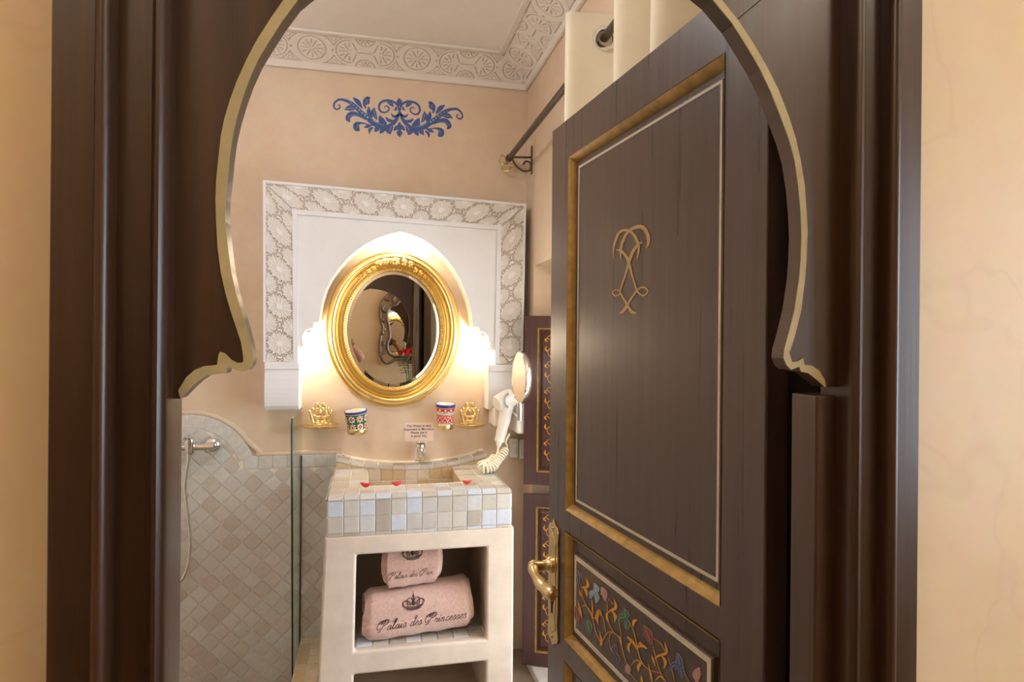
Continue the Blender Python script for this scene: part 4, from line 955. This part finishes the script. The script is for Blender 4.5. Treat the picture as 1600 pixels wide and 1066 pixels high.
MB().box((a_.x, YB-.026, b_.z), (b_.x, YB, a_.z)).build('plate', m_plastic, s2_, bevel=.005)
MB().box((a_.x+.004, YB-.031, b_.z+.02), (b_.x-.004, YB-.025, a_.z-.02)).build('rocker', m_plastic, s2_, bevel=.003)
YM = 2.50
vmc = WY(812.5, 590, YM); nrm = (-R0*.96 - FW*.27).normalized()
vm = thing('shaving_mirror', (XR, YB-.10, vmc.z-.17), 'round chrome magnifying mirror on a wall arm in front of the shutter', 'mirror')
rM = .106
MB().lathe([(rM*.55, -.034), (rM*.86, -.026), (rM*.97, -.014), (rM*1.0, -.004), (rM*1.0, .004), (rM*.965, .008), (rM*.93, .0045)], vmc, nrm, 56).build('rim', m_chrome, vm, smooth=40)
MB().lathe([(0, .0035), (rM*.5, .0042), (rM*.94, .0055)], vmc, nrm, 48, caps=False).build('glass', m_mirror, vm, smooth=60)
st = vmc-Vector((0, 0, rM)); 
MB().tube([st+Vector((0, 0, .006)), st-Vector((0, 0, .014))], .008, 12).build('swivel', m_chrome, vm, smooth=50)
MB().tube([st-Vector((0, 0, .012)), st-Vector((0, 0, .066))], .0115, 16).build('stem', m_chrome, vm, smooth=50)
e0 = st-Vector((0, 0, .058)); e1 = Vector((.652, YB-.13, e0.z-.004)); e2 = Vector((XR-.004, YB-.085, e0.z-.006))
MB().tube([e0, e1, e2], .006, 10).build('folding_arm', m_chrome, vm, smooth=30)
MB().lathe([(.024, 0), (.024, .008), (.010, .012)], (XR, e2.y, e2.z), (-1, 0, 0), 20).build('wall_plate', m_chrome, vm, smooth=40)

# ---------------------------------------------------------------- painted shutters in the window recess
S0 = WY(819, 620, 2.72); S0.z = 0; SU = Vector((.917, -.40, 0)).normalized(); SN = Vector((-SU.y, SU.x, 0))*-1
if SN.y > 0: SN = -SN
def shutter(z0, z1, zs, label):
    W_ = .34; fr = lambda u, v, w: Vector((S0.x, S0.y, 0))+SU*u+SN*w+Vector((0, 0, v))
    o = thing('shutter', fr(0, z0, 0), label, 'shutter', 'painted shutters in the window recess')
    q = [.058, W_-.058]; vv = [z0+.058, z1-.055]
    MB().framed([0, q[0], q[1], W_], [z0, vv[0], vv[1], z1], [(1, 1)], 0, -.026, fr).build('leaf_frame', m_shut, o, bevel=.002)
    MB().ring((q[0], q[1], vv[0], vv[1]), [(-.001, .0002), (.002, .0004), (.0045, -.003), (.006, -.010)], fr).build('gold_moulding', m_gold, o, smooth=40)
    pn = MB().add([fr(q[0], vv[0], -.014), fr(q[1], vv[0], -.014), fr(q[1], vv[1], -.014), fr(q[0], vv[1], -.014)], [(0, 1, 2, 3)])
    pn.ring((q[0]+.012, q[1]-.012, vv[0]+.014, vv[1]-.014), [(0, -.014), (.012, -.005), (.016, -.005)], fr)
    r_ = (q[0]+.028, q[1]-.028, vv[0]+.030, vv[1]-.030); pn.add([fr(r_[0], r_[2], -.005), fr(r_[1], r_[2], -.005), fr(r_[1], r_[3], -.005), fr(r_[0], r_[3], -.005)], [(0, 1, 2, 3)])
    p = pn.build('field_panel', m_shut, o)
    fl = MB(); w = (r_[1]-r_[0])/2; h = r_[3]-r_[2]
    for sg in (-1, 1):
        to3 = lambda x, y: (fr((r_[0]+r_[1])/2+sg*x, r_[2]+y, -.005), SN)
        K = 5
        for k in range(K):
            b = h*(k+.06)/K; H_ = h/K
            stroke(fl, [(w*.50, b, .002), (w*.74, b+.16*H_, .0032), (w*.80, b+.34*H_, .0032), (w*.60, b+.50*H_, .003), (w*.62, b+.70*H_, .0032), (w*.84, b+.86*H_, .003), (w*.50, b+H_, .002)], to3, 5, .0007)
            for pts in ([(w*.80, b+.30*H_, .001), (w*.92, b+.40*H_, .0085), (w*.88, b+.54*H_, .001)], [(w*.60, b+.52*H_, .001), (w*.42, b+.60*H_, .009), (w*.50, b+.74*H_, .001)], [(w*.72, b+.12*H_, .001), (w*.56, b+.22*H_, .008), (w*.62, b+.36*H_, .001)], [(w*.84, b+.84*H_, .001), (w*.94, b+.76*H_, .008), (w*.80, b+.68*H_, .001)], [(w*.30, b+.1*H_, .001), (w*.12, b+.3*H_, .009), (w*.28, b+.5*H_, .001)]):
                stroke(fl, pts, to3, 5, .0009)
    fl.build('painted_vine', m_flor, p, fix=False)
    for z in (z0+.12, z1-.12): MB().tube([fr(W_, z-.03, -.013), fr(W_, z+.03, -.013)], .006, 8).build('hinge', m_brass, o)
zz = lambda y: WY(836, y, 2.70).z
shutter(zz(758), zz(493.5), None, 'upper brown wooden shutter with gold painted vine, behind the shaving mirror')
shutter(zz(1040), zz(773), None, 'lower brown wooden shutter with gold painted vine, behind the door handle')

# ---------------------------------------------------------------- curtain rod and curtain
RX, RZ = .636, 2.300
cr1 = thing('curtain_rod', (XR, 2.84, RZ), 'dark metal curtain rod on a scrolled wall bracket', 'curtain rod')
MB().tube([(RX, 2.88, RZ), (RX, .80, RZ)], .0125, 16).build('pole', m_iron, cr1, smooth=50)
MB().lathe([(.0145, 0), (.016, .004), (.016, .030), (.0135, .034)], (RX, 2.85, RZ), (0, 1, 0), 20).build('end_ferrule', m_iron, cr1, smooth=40)
for k in range(3):
    a = k*2*PI/3+.4; c = Vector((RX-.004+.022*math.cos(a), 2.905, RZ-.012+.022*math.sin(a)))
    MB().tube([c+Vector((.019*math.cos(t), .006*math.sin(2*t), .019*math.sin(t))) for t in np.linspace(0, 2*PI, 20)[:-1]], .0045, 8, closed=True).build('finial_loop', m_brass, cr1, smooth=60)
for Yk in (2.84, .95):
    MB().box((XR-.006, Yk-.008, RZ-.075), (XR, Yk+.008, RZ+.055)).build('bracket_plate', m_iron, cr1, bevel=.002)
    MB().tube([(XR-.004, Yk, RZ+.002), (RX, Yk, RZ-.004)], .0048, 8).build('bracket_bar', m_iron, cr1, smooth=50)
    MB().tube(catmull([(RX+.006, Yk, RZ-.008), (RX+.025, Yk, RZ-.040), (RX+.060, Yk, RZ-.062), (XR-.010, Yk, RZ-.056), (XR-.008, Yk, RZ-.026), (XR-.030, Yk, RZ-.018), (XR-.042, Yk, RZ-.034)], 6), .0045, 8).build('bracket_scroll', m_iron, cr1, smooth=60)
ct = thing('eyelet_curtain', (RX, 1.3, .06), 'cream eyelet curtain bunched on the rod beside the window', 'curtain')
keys = [(1.700,.536),(1.680,.545),(1.672,.60),(1.660,.66),(1.640,.708),(1.59,.722),(1.54,.700),(1.47,.64),(1.43,.585),(1.385,.555),(1.35,.552),(1.322,.60),(1.305,.66),(1.28,.712),(1.24,.70),(1.215,.63),(1.19,.56),(1.15,.545),(1.115,.60),(1.10,.67),(1.06,.712),(1.02,.69),(.99,.62),(.96,.57)]
cv = catmull(keys, 5); nz_ = 26; vs = []; zt_, zb_ = 2.368, .06
for i in range(nz_+1):
    q = i/nz_; z = zt_+(zb_-zt_)*q
    for (y, x) in cv: vs.append((RX+(x-RX)*(1+.10*q)+.010*math.sin(q*5+y*9)*q, y+.006*math.sin(q*4+y*20), z+(.006*math.sin(y*30) if i == 0 else 0)))
m_ = len(cv)
cm = MB().add(vs, [(i*m_+j, i*m_+j+1, (i+1)*m_+j+1, (i+1)*m_+j) for i in range(nz_) for j in range(m_-1)])
# cut real eyelet openings where the rod passes
cob = cm.build('curtain_cloth', m_curt, ct, smooth=80, fix=False)
sd = cob.modifiers.new('solid', 'SOLIDIFY'); sd.thickness = .0025
for Ye, nx_, ny_ in ((1.666, .18, 1), (1.468, .35, 1), (1.312, .25, 1), (1.218, .4, 1), (1.112, .45, 1), (1.0, .4, 1)):
    ndir = Vector((nx_*(.2), -1, 0)).normalized(); c = Vector((RX, Ye, RZ-.003))
    MB().lathe([(.0215, -.002), (.0215, -.004), (.024, -.0062), (.033, -.0058), (.0345, -.003), (.0345, .003), (.033, .0058), (.024, .0062), (.0215, .004), (.0215, -.002)], c, ndir, 30, caps=False).build('eyelet', m_chrome, ct, smooth=50)
# ---------------------------------------------------------------- open door leaf
HG = Vector((.466, .673, 0)); DU = Vector((-.103, .995, 0)).normalized(); DN = Vector((-DU.y, DU.x, 0))
LW, LH = .682, 1.922
dfr = lambda u, v, w: HG+DU*u+DN*w+Vector((0, 0, v))
dr = thing('door_1', dfr(.34, .004, 0), 'open dark brown door with gilded panel mouldings and painted flowers', None, kind='structure')
ops = [(.086, .592, 1.113, 1.840), (.086, .592, .846, 1.068), (.086, .592, .10, .800)]
us = [0.002, .086, .592, LW]; vz = [.004, .10, .800, .846, 1.068, 1.113, 1.840, LH]
MB().framed(us, vz, [(1, 1), (1, 3), (1, 5)], 0, -.034, dfr).build('stiles_and_rails', m_door, dr, bevel=.0025)
def fieldpanel(op, white, flat=False):
    u0, u1, v0, v1 = op
    MB().ring(op, [(-.0002, .0002), (.003, -.0020), (.007, -.0056), (.0105, -.0098), (.0125, -.0140)], dfr).build('gilded_moulding', m_gold, dr, smooth=45)
    pn = MB().add([dfr(u0, v0, -.0135), dfr(u1, v0, -.0135), dfr(u1, v1, -.0135), dfr(u0, v1, -.0135)], [(0, 1, 2, 3)])
    pn.add([dfr(u0, v0, -.024), dfr(u1, v0, -.024), dfr(u1, v1, -.024), dfr(u0, v1, -.024)], [(0, 1, 2, 3)])
    a0, a1, b0, b1 = white
    pn.ring((a0-.006, a1+.006, b0-.006, b1+.006), [(0, -.0135), (.002, -.0075), (.006, -.006), (.010, -.006)], dfr)
    pn.add([dfr(a0+.004, b0+.004, -.006), dfr(a1-.004, b0+.004, -.006), dfr(a1-.004, b1-.004, -.006), dfr(a0+.004, b1-.004, -.006)], [(0, 1, 2, 3)])
    p = pn.build('door_panel', m_door, dr)
    wd_ = .0035 if not flat else .0075
    MB().ring(white, [(-.001, -.0065), (-.001, -.0052), (wd_, -.0052), (wd_, -.0065)], dfr).build('painted_border', m_line, p)
    return p
p1 = fieldpanel(ops[0], (.098, .552, 1.141, 1.811)); p2 = fieldpanel(ops[1], (.112, .554, .880, 1.030), True); p3 = fieldpanel(ops[2], (.112, .554, .14, .760), True)
PP = dfr(0, 0, -.006)
def door_map(x0, y0, s): return lambda x, y: (on_plane(x0+s*x, y0+s*y, PP, DN), DN)
# monogram
mg = MB(); mm = door_map(930, 330, .16897)
for s_ in ([(175,440,6),(170,370,15),(185,290,20),(225,200,25),(280,176,22),(330,190,24),(380,250,28),(405,330,24),(400,400,18),(388,450,6)],
 [(245,460,6),(238,390,16),(255,290,24),(310,190,24),(390,146,32),(450,155,36),(490,220,34),(496,290,26),(475,350,6)],
 [(195,362,8),(240,365,22),(290,420,26),(318,490,28),(345,590,18),(385,720,16),(405,755,15),(440,780,16),(468,772,15),(490,742,12),(468,712,14),(440,704,15),(405,722,15),(375,755,18),(310,850,22),(270,920,28),(232,945,12)],
 [(448,290,8),(405,305,24),(350,380,28),(315,480,26),(280,600,18),(235,735,15),(245,770,15),(300,865,22),(340,930,30),(388,942,10)],
 [(235,742,12),(195,726,10),(165,755,12),(190,782,12),(235,768,10)]): stroke(mg, s_, mm, 6, .0007)
o_ = mg.build('painted_monogram', m_mono, p1, fix=False); o_['label'] = 'gold painted interlaced monogram'
# flower panel
fm = door_map(880, 860, .19324); fg = MB()
GOLDS = [[(120,400,3),(140,480,18),(155,550,5)],[(150,460,6),(180,445,7),(222,490,7),(240,545,8)],[(160,380,4),(190,445,5),(238,540,6),(262,640,5),(300,735,6)],[(235,400,4),(242,470,12),(240,545,10)],
 [(187,218,2),(202,290,24),(150,300,6)],[(195,378,4),(192,335,24),(168,298,6)],[(133,320,4),(142,350,18),(150,378,4)],[(160,305,4),(155,345,5),(165,385,4)],[(290,602,4),(276,545,26),(295,492,28),(314,530,8)],[(300,500,6),(330,560,6),(347,662,4)],
 [(360,412,4),(366,560,6),(410,660,6),(460,712,6),(490,830,5),(516,915,4)],[(415,388,2),(430,462,26),(380,492,14),(352,522,12)],[(420,585,4),(426,530,24),(398,490,8)],[(348,510,6),(358,545,20),(366,580,4)],[(363,385,4),(410,440,4)],
 [(315,745,6),(360,670,7),(410,660,6)],[(298,655,2),(312,730,18),(310,772,18)],[(372,722,5),(385,680,6),(405,665,5)],[(375,720,4),(388,800,4),(412,832,3)],[(458,590,4),(475,700,4)],[(460,695,6),(470,735,20),(478,770,4)],
 [(545,590,4),(580,670,6),(605,790,8),(632,890,7),(690,960,6),(795,995,6)],[(570,625,4),(574,578,26),(602,562,10)],[(522,700,14),(570,745,22),(605,805,6)],[(545,832,4),(530,782,24),(552,740,10)],[(682,795,8),(640,772,26),(604,790,8)],[(604,780,4),(625,745,12),(640,770,8)],
 [(735,712,5),(790,750,6),(826,812,6)],[(825,738,2),(840,825,24),(780,852,18),(745,875,10)],[(820,958,6),(832,900,26),(800,850,8)],[(716,850,4),(735,890,18),(748,935,4)],[(730,770,4),(760,900,6),(792,992,6),(830,1062,6)],
 [(550,938,4),(590,890,9),(642,912,8)],[(610,985,2),(615,935,30),(640,905,8)],[(690,918,2),(712,1000,18),(724,1066,8)],[(748,1055,8),(790,1020,12),(832,1060,6)],[(850,862,4),(888,980,5),(905,1066,4)],[(985,990,4),(1022,1066,4)],[(550,1000,4),(602,1066,4)],[(638,1012,4),(640,1050,20),(650,1090,6)],[(240,545,10),(300,560,0.8)],[(292,352,4),(325,352,4)]]
for s_ in GOLDS: stroke(fg, s_, fm, 5, .0008)
pv = fg.build('painted_vine', m_flor, p2, fix=False)
FL = {'blue': srgb(62, 84, 128), 'sky': srgb(128, 162, 182), 'pink': srgb(176, 128, 128), 'red': srgb(132, 58, 58), 'green': srgb(58, 104, 74), 'navy': srgb(48, 58, 92)}
PET = [('navy',[(118,165,6),(122,240,26),(118,288,8)]),('navy',[(148,180,4),(140,215,16),(125,250,8)]),('sky',[(255,268,4),(272,310,42),(268,352,20)]),('sky',[(222,392,4),(235,350,44),(262,345,24)]),('sky',[(270,428,4),(278,390,36),(268,350,20)]),('pink',[(312,298,6),(335,345,44),(345,408,4)]),
 ('green',[(490,468,4),(510,520,50),(505,560,20)]),('green',[(448,592,4),(470,545,56),(508,550,24)]),('green',[(515,638,4),(520,600,46),(510,560,24)]),('red',[(652,608,6),(690,680,64),(722,765,6)]),('green',[(195,562,8),(212,620,44),(222,682,6)]),
 ('navy',[(430,758,4),(420,800,46),(430,838,14)]),('navy',[(430,922,4),(440,880,40),(428,838,14)]),('pink',[(520,918,4),(525,965,46),(540,1003,8)]),('blue',[(928,832,4),(945,900,52),(950,960,24)]),('blue',[(868,962,4),(905,930,56),(948,955,24)]),('blue',[(960,1032,4),(965,995,44),(945,955,24)]),('blue',[(985,940,4),(965,955,40),(945,960,20)]),
 ('pink',[(1105,948,8),(1085,1000,66),(1088,1066,20)]),('red',[(105,450,4),(115,520,38),(122,612,4)])]
wl = MB(); cols = {}
for c, s_ in PET:
    stroke(wl, [(x, y, w+6) for x, y, w in s_], fm, 5, .0006); stroke(cols.setdefault(c, MB()), s_, fm, 5, .0011)
    (x0, y0, _), (x1, y1, _), (x2, y2, _) = s_
    stroke(wl, [(x0*.7+x1*.3, y0*.7+y1*.3, 2), (x1, y1, 3), (x1*.4+x2*.6, y1*.4+y2*.6, 2)], fm, 4, .0016)
wl.build('painted_outline', m_line, p2, fix=False)
for c, m in cols.items():
    o_ = m.build('painted_flower', mat('flower_'+c, FL[c], .5, var=.12, scale=60), p2, fix=False); o_['label'] = c+' painted flower petals'
# lower panel carries the same kind of vine
lo = MB(); lm = lambda x, y: (dfr(.333+x, .45+y, -.006), DN)
for k in range(5):
    for sg in (-1, 1):
        b = -.27+k*.125
        stroke(lo, [(0, b, .006), (sg*.08, b+.03, .006), (sg*.14, b+.09, .005)], lm, 5, .0008); stroke(lo, [(sg*.10, b+.02, .002), (sg*.15, b+.03, .02), (sg*.17, b+.07, .003)], lm, 5, .0010)
stroke(lo, [(0, -.28, .006), (.01, 0, .007), (0, .28, .006)], lm, 8, .0008)
lo.build('painted_vine', m_flor, p3, fix=False)
# handle set
pa = [(.618+x, z) for x, z in ((0, .83), (.006, .82), (.018, .818), (.028, .808), (.038, .818), (.050, .82), (.056, .83), (.050, .86), (.054, .89), (.054, 1.0), (.050, 1.03), (.056, 1.055), (.050, 1.066), (.038, 1.068), (.028, 1.080), (.018, 1.068), (.006, 1.066), (0, 1.055), (.006, 1.03), (.002, 1.0), (.002, .89), (.006, .86))]
hp_ = MB().prism([dfr(u, v, .0045) for u, v in pa], DN*-.0045).build('handle_plate', m_brass, dr, bevel=.0015); hp_['label'] = 'shaped brass lock plate'
MB().prism([dfr(.646+(u-.646)*.66, .944+(v-.944)*.80, .0065) for u, v in pa], DN*-.0025).build('plate_rib', m_brass, hp_, bevel=.001)
MB().lathe([(.0175, 0), (.0175, .006), (.012, .010), (.0105, .024), (.013, .034), (.014, .042), (.011, .050), (0, .053)], dfr(.648, .981, .006), DN, 24).build('spindle_boss', m_brass, hp_, smooth=50)
lvp = [dfr(.648, .981, .047), dfr(.636, .977, .052), dfr(.612, .969, .053), dfr(.588, .961, .049), dfr(.566, .956, .042), dfr(.556, .954, .038)]
lh = MB().tube(catmull([tuple(p) for p in lvp], 6), [.0105+.0015*math.sin(k*.5) for k in range(18)]+[.0105+.004*math.sin(PI*k/13) for k in range(13)], 16).build('lever_handle', m_brass, hp_, smooth=60); lh['label'] = 'curved brass lever handle'
MB().lathe([(.0075, 0), (.0075, .0014), (0, .0016)], dfr(.644, .905, .0062), DN, 16).build('keyhole', m_black, hp_)
MB().prism([dfr(.640, .904, .0076), dfr(.648, .904, .0076), dfr(.6465, .880, .0076), dfr(.6415, .880, .0076)], DN*-.001).build('keyhole_slot', m_black, hp_)
for v in (.828, 1.06): MB().ball(dfr(.646, v, .0050), .0032, n=8, m=6).build('screw', m_brass, hp_)
for v in (.25, .95): MB().tube([dfr(-.004, v-.045, .004), dfr(-.004, v+.045, .004)], .0055, 10).build('hinge', m_black, dr)

# ---------------------------------------------------------------- lamps of the two rooms
def dome(c, label, w, colr, r, kind='AREA'):
    o = thing('ceiling_lamp', c, label, 'lamp')
    MB().lathe([(r*1.05, 0), (r*1.08, -.012), (r*1.0, -.022)], c, (0, 0, 1), 40).build('base_ring', m_brass, o, smooth=40)
    MB().lathe([(r, -.018)]+[(r*math.cos(a), -.018-.06*math.sin(a)) for a in np.linspace(.15, PI/2-.02, 8)], c, (0, 0, 1), 40).build('opal_shade', m_lamp, o, smooth=60)
    if kind == 'AREA': add_light('lamp_light', 'AREA', Vector(c)-Vector((0, 0, .095)), w, colr, r*2, (0, 0, -1), None, o)
    else: add_light('lamp_light', 'POINT', Vector(c)-Vector((0, 0, .19)), w, colr, .09, None, None, o)
dome((-.45, 1.45, ZC), 'round opal ceiling lamp of the bathroom', BATH_W, BATH_C, .16, 'POINT')
dome((1.30, -.58, 2.70), 'round opal ceiling lamp at the window end of the hall', HALL_W, (1.0, .88, .70), .16)
dome((-.75, -.35, 2.70), 'added unseen ceiling lamp lighting the left hall wall', HALL_W*1.25, HALL_C, .14)  # extra lamp out of view, added to brighten the left hall wall
# ---------------------------------------------------------------- what the mirror shows: the hall behind the camera
YH = -1.0
SCF = .00148; FX0, FZ0 = .30, 1.965                 # left edge and top of the silver frame on the hall wall
hm = thing('ornate_mirror', (FX0+.33, YH, 1.15), 'silver scrollwork wall mirror in the hall, seen in the oval mirror', 'mirror')
def hz(x, y, sg, d=.02): cx = 500; return Vector((FX0+(cx-280)*SCF+sg*(x-cx)*SCF, YH+d, FZ0-(y-285)*SCF))
rails = [([(520,285),(440,312),(400,370),(350,392),(330,450),(345,540),(352,600),(335,660),(350,722),(400,742),(460,735),(520,742)], 7),
 ([(520,258),(430,270),(370,288),(325,318),(288,380),(284,460),(302,540),(288,600),(283,680),(290,742),(330,792),(385,772),(440,758),(480,775),(520,790)], 7)]
def circ(cx, cy, r, a0=0, a1=5.2): return [(cx+r*(1-.09*k/1.2)*math.cos(a0+(a1-a0)*k/14), cy+r*(1-.05*k)*math.sin(a0+(a1-a0)*k/14)) for k in range(15)]
scr = [circ(388,330,36), circ(312,398,26,1), circ(318,565,27,2), circ(312,735,28,3), circ(330,322,20,.5), circ(420,300,22,2), circ(440,752,24,4), circ(480,730,28,1), circ(305,480,14,1), circ(318,650,15,2)]
fo = MB()
for pts, r in rails:
    for sg in (1, -1): fo.tube([hz(x, y, sg) for x, y in catmull(pts, 5)], r*1.5*SCF, 8)
for c in scr:
    for sg in (1, -1): fo.tube([hz(x, y, sg, .028) for x, y in c], [13*SCF*(1-.03*k) for k in range(15)], 8)
fo.build('scroll_frame', m_silver, hm, smooth=60)
gpts = [hz(x, y, 1, .020) for x, y in catmull(rails[0][0], 5)]; gp2 = [hz(x, y, -1, .020) for x, y in catmull(rails[0][0], 5)]
gcx = FX0+220*SCF
MB().prism([Vector((p.x, p.y+(p.x-gcx)*.085, p.z)) for p in gpts+gp2[::-1]], (0, -.004, 0)).build('glass', m_mirror, hm)
tb = thing('console_table', (.52, -.82, 0), 'dark console table against the hall wall', 'table')
MB().box((.22, -.99, .93), (.98, -.66, .96)).build('top', m_wood, tb, bevel=.006)
MB().box((.26, -.96, .83), (.94, -.69, .93)).build('apron', m_wood, tb, bevel=.004)
for x in (.28, .92):
    for y in (-.94, -.71): MB().tube([(x, y, .84), (x, y, .40), (x, y, 0)], [.022, .026, .014], 12).build('leg', m_wood, tb, smooth=50)
VX, VY = .60, -.80
vz_ = thing('flower_vase', (VX, VY, .96), 'clear glass vase holding the red roses on the console', 'vase')
MB().lathe([(.035, 0), (.040, .006), (.038, .06), (.045, .16), (.055, .19), (.052, .19), (.042, .16), (.035, .06), (.034, .010), (0, .010)], (VX, VY, .96), (0, 0, 1), 28).build('vessel', m_glass, vz_, smooth=40)
rr_ = random.Random(11)
for k, (dx, dy, dz, lab) in enumerate(((-.10, .02, .36, 'red rose leaning furthest left in the vase'), (-.04, .05, .375, 'red rose left of the middle in the vase'), (.02, .0, .385, 'tallest red rose in the middle of the vase'), (.07, .04, .365, 'red rose right of the middle in the vase'), (-.02, -.04, .34, 'lowest red rose at the back of the vase'))):
    c = Vector((VX+dx, VY+dy, .96+dz)); ro = thing('rose', (VX+dx*.1, VY+dy*.1, .975), lab, 'rose', 'red roses in the vase')
    b = MB()
    for ring, (n, r, t) in enumerate(((3, .012, .02), (4, .022, .030), (5, .033, .034))):
        for j in range(n):
            a = 2*PI*j/n+ring*.7; vs = []
            for iu in range(5):
                for iv in range(5):
                    p = (iu/4-.5)*2*PI/n*1.35; q = iv/4; rad_ = r*(.45+.75*q**1.5)*(1+.10*math.cos(p*3)); vs.append((c.x+rad_*math.cos(a+p), c.y+rad_*math.sin(a+p), c.z-.02+t*1.5*q-.010*abs(p)*q))
            b.add(vs, [(iu*5+iv, (iu+1)*5+iv, (iu+1)*5+iv+1, iu*5+iv+1) for iu in range(4) for iv in range(4)])
    b.ball(c-Vector((0, 0, .006)), .016, n=10, m=6)
    b.build('bloom', m_rose, ro, smooth=80)
    MB().tube(catmull([(VX+dx*.1, VY+dy*.1, .975), (VX+dx*.5, VY+dy*.5, 1.16), tuple(c-Vector((0, 0, .02)))], 6), .0032, 7).build('stem', m_leaf, ro, smooth=60)
    for q in range(8):
        a = rr_.uniform(0, 6.28); base = Vector((VX+dx*(.3+.07*q), VY+dy*(.3+.07*q), 1.12+.024*q)); d = Vector((math.cos(a), math.sin(a), .15)).normalized(); s_ = Vector((-d.y, d.x, 0)); L_ = .078
        MB().add([base, base+d*L_*.35+s_*.018, base+d*L_*.75+s_*.014, base+d*L_-Vector((0, 0, .012)), base+d*L_*.75-s_*.014, base+d*L_*.35-s_*.018, base+d*L_*.5+Vector((0, 0, -.004))], [(0, 1, 6), (1, 2, 6), (2, 3, 6), (3, 4, 6), (4, 5, 6), (5, 0, 6)]).build('leaf', m_leaf, ro, fix=False)

# ---------------------------------------------------------------- the photographer, whose arm shows at the edge of the oval mirror
PX, PY = -.30, -.24
pe = thing('person', (PX, PY, 0), 'person in a patterned short-sleeved shirt, only the bent arm showing in the oval mirror', 'person')
def skin(name, verts, edges, radii, mt, parent, root=0, sub=2):
    o0 = org(parent); me = bpy.data.meshes.new(name); me.from_pydata([tuple(Vector(v)-o0) for v in verts], edges, []); me.update()
    o = put(name, me, mt, parent); md = o.modifiers.new('skin', 'SKIN'); md.use_smooth_shade = True
    for i, r in enumerate(radii): me.skin_vertices[0].data[i].radius = r if isinstance(r, tuple) else (r, r); me.skin_vertices[0].data[i].use_root = (i == root)
    s = o.modifiers.new('sub', 'SUBSURF'); s.levels = sub; s.render_levels = sub; return o
V = lambda x, y, z: (PX+x, PY+y, z)
EL = (.085, -.105, 1.275); HD_ = (-.025, -.085, 1.40)
verts = [V(0,0,.98), V(0,.0,1.12), V(0,.0,1.30), V(0,.0,1.44), V(.0,.0,1.52), V(.0,.02,1.60), V(.0,.03,1.70), V(.0,.02,1.77),   # 0-7 pelvis to crown
 V(.19,.03,1.46), (-.005, -.155, 1.375), EL, (.035, -.090, 1.335), HD_,                                   # 8-12 right arm
 V(-.17,.0,1.43), V(-.23,.02,1.18), V(-.20,.14,.98), V(-.19,.18,.92),                                                              # 13-16 left arm
 V(.09,.0,.90), V(.10,.02,.50), V(.10,-.02,.09), V(.10,.10,.04), V(-.09,.0,.90), V(-.10,.02,.50), V(-.10,-.02,.09), V(-.10,.10,.04)]
edges = [(0,1),(1,2),(2,3),(3,4),(4,5),(5,6),(6,7),(3,8),(8,9),(9,10),(10,11),(11,12),(3,13),(13,14),(14,15),(15,16),(0,17),(17,18),(18,19),(19,20),(0,21),(21,22),(22,23),(23,24)]
radii = [(.15,.11),(.14,.10),(.16,.11),(.13,.09),.055,(.070,.085),(.080,.095),(.055,.07), .070,.062,.058,.044,.030, .062,.045,.034,.026, .085,.058,.042,.035,.085,.058,.042,.035]
skin('body', verts, edges, radii, m_skin, pe)
skin('shirt', [V(0,0,.94), V(0,.0,1.12), V(0,.0,1.30), V(0,.0,1.43), verts[8], tuple(Vector(verts[8]).lerp(Vector(verts[9]), .85)), verts[13], V(-.205,.01,1.28)], [(0,1),(1,2),(2,3),(3,4),(4,5),(3,6),(6,7)], [(.175,.135),(.165,.12),(.178,.125),(.135,.10),.086,.078,.074,.066], m_shirt, pe)
skin('trousers', [V(0,0,1.0), V(.09,.0,.90), V(.10,.02,.50), V(.10,-.02,.10), V(-.09,.0,.90), V(-.10,.02,.50), V(-.10,-.02,.10)], [(0,1),(1,2),(2,3),(0,4),(4,5),(5,6)], [(.160,.12),.102,.078,.062,.102,.078,.062], m_trous, pe)
fg2 = MB(); hh = Vector(HD_)
for k, L_ in enumerate((.066, .074, .070, .056)):
    b0 = hh+Vector((-.026+.017*k, .012, .03)); fg2.tube(catmull([tuple(b0), tuple(b0+Vector((0, .020, L_*.42))), tuple(b0+Vector((0, .046, L_*.50))), tuple(b0+Vector((0, .056, L_*.25)))], 4), [.0085]*6+[.008]*4+[.0068]*3, 8)
fg2.tube(catmull([tuple(hh+Vector((.022, .0, .0))), tuple(hh+Vector((.040, .02, .018))), tuple(hh+Vector((.040, .045, .028)))], 4), [.011]*4+[.009]*5, 8)
fg2.build('fingers', m_skin, pe, smooth=60)
hr = MB(); hr.ball((PX, PY+.015, 1.735), .102, (.92, 1.02, .95), 20, 12); hr.v = [v for v in hr.v]
hro = hr.build('hair', m_hair, pe, smooth=80)
bm2 = bmesh.new(); bm2.from_mesh(hro.data); bmesh.ops.delete(bm2, geom=[v for v in bm2.verts if (v.co.y > .045 and v.co.z < 1.75) or v.co.z < 1.66], context='VERTS'); bm2.to_mesh(hro.data); bm2.free()
fc_ = MB()
for sx in (-.032, .032): fc_.ball((PX+sx, PY+.112, 1.70), .011, (1.3, .7, .8), 10, 6)
fc_.build('eyes', m_ink, pe, smooth=80)
MB().tube([(PX, PY+.108, 1.70), (PX, PY+.132, 1.668), (PX, PY+.116, 1.655)], [.008, .013, .010], 8).build('nose', m_skin, pe, smooth=60)
MB().tube(catmull([(PX-.024, PY+.108, 1.625), (PX, PY+.118, 1.620), (PX+.024, PY+.108, 1.625)], 4), [.004]+[.006]*7+[.004], 8).build('mouth', m_rose, pe, smooth=60)
for sg in (-1, 1):
    MB().ball((PX+sg*.086, PY+.02, 1.69), .026, (.35, .7, 1), 10, 8).build('ear', m_skin, pe, smooth=60)
    MB().box((PX+sg*.10-.045, PY-.075, 0), (PX+sg*.10+.045, PY+.19, .085)).build('shoe', m_shoe, pe, bevel=.03, seg=4)
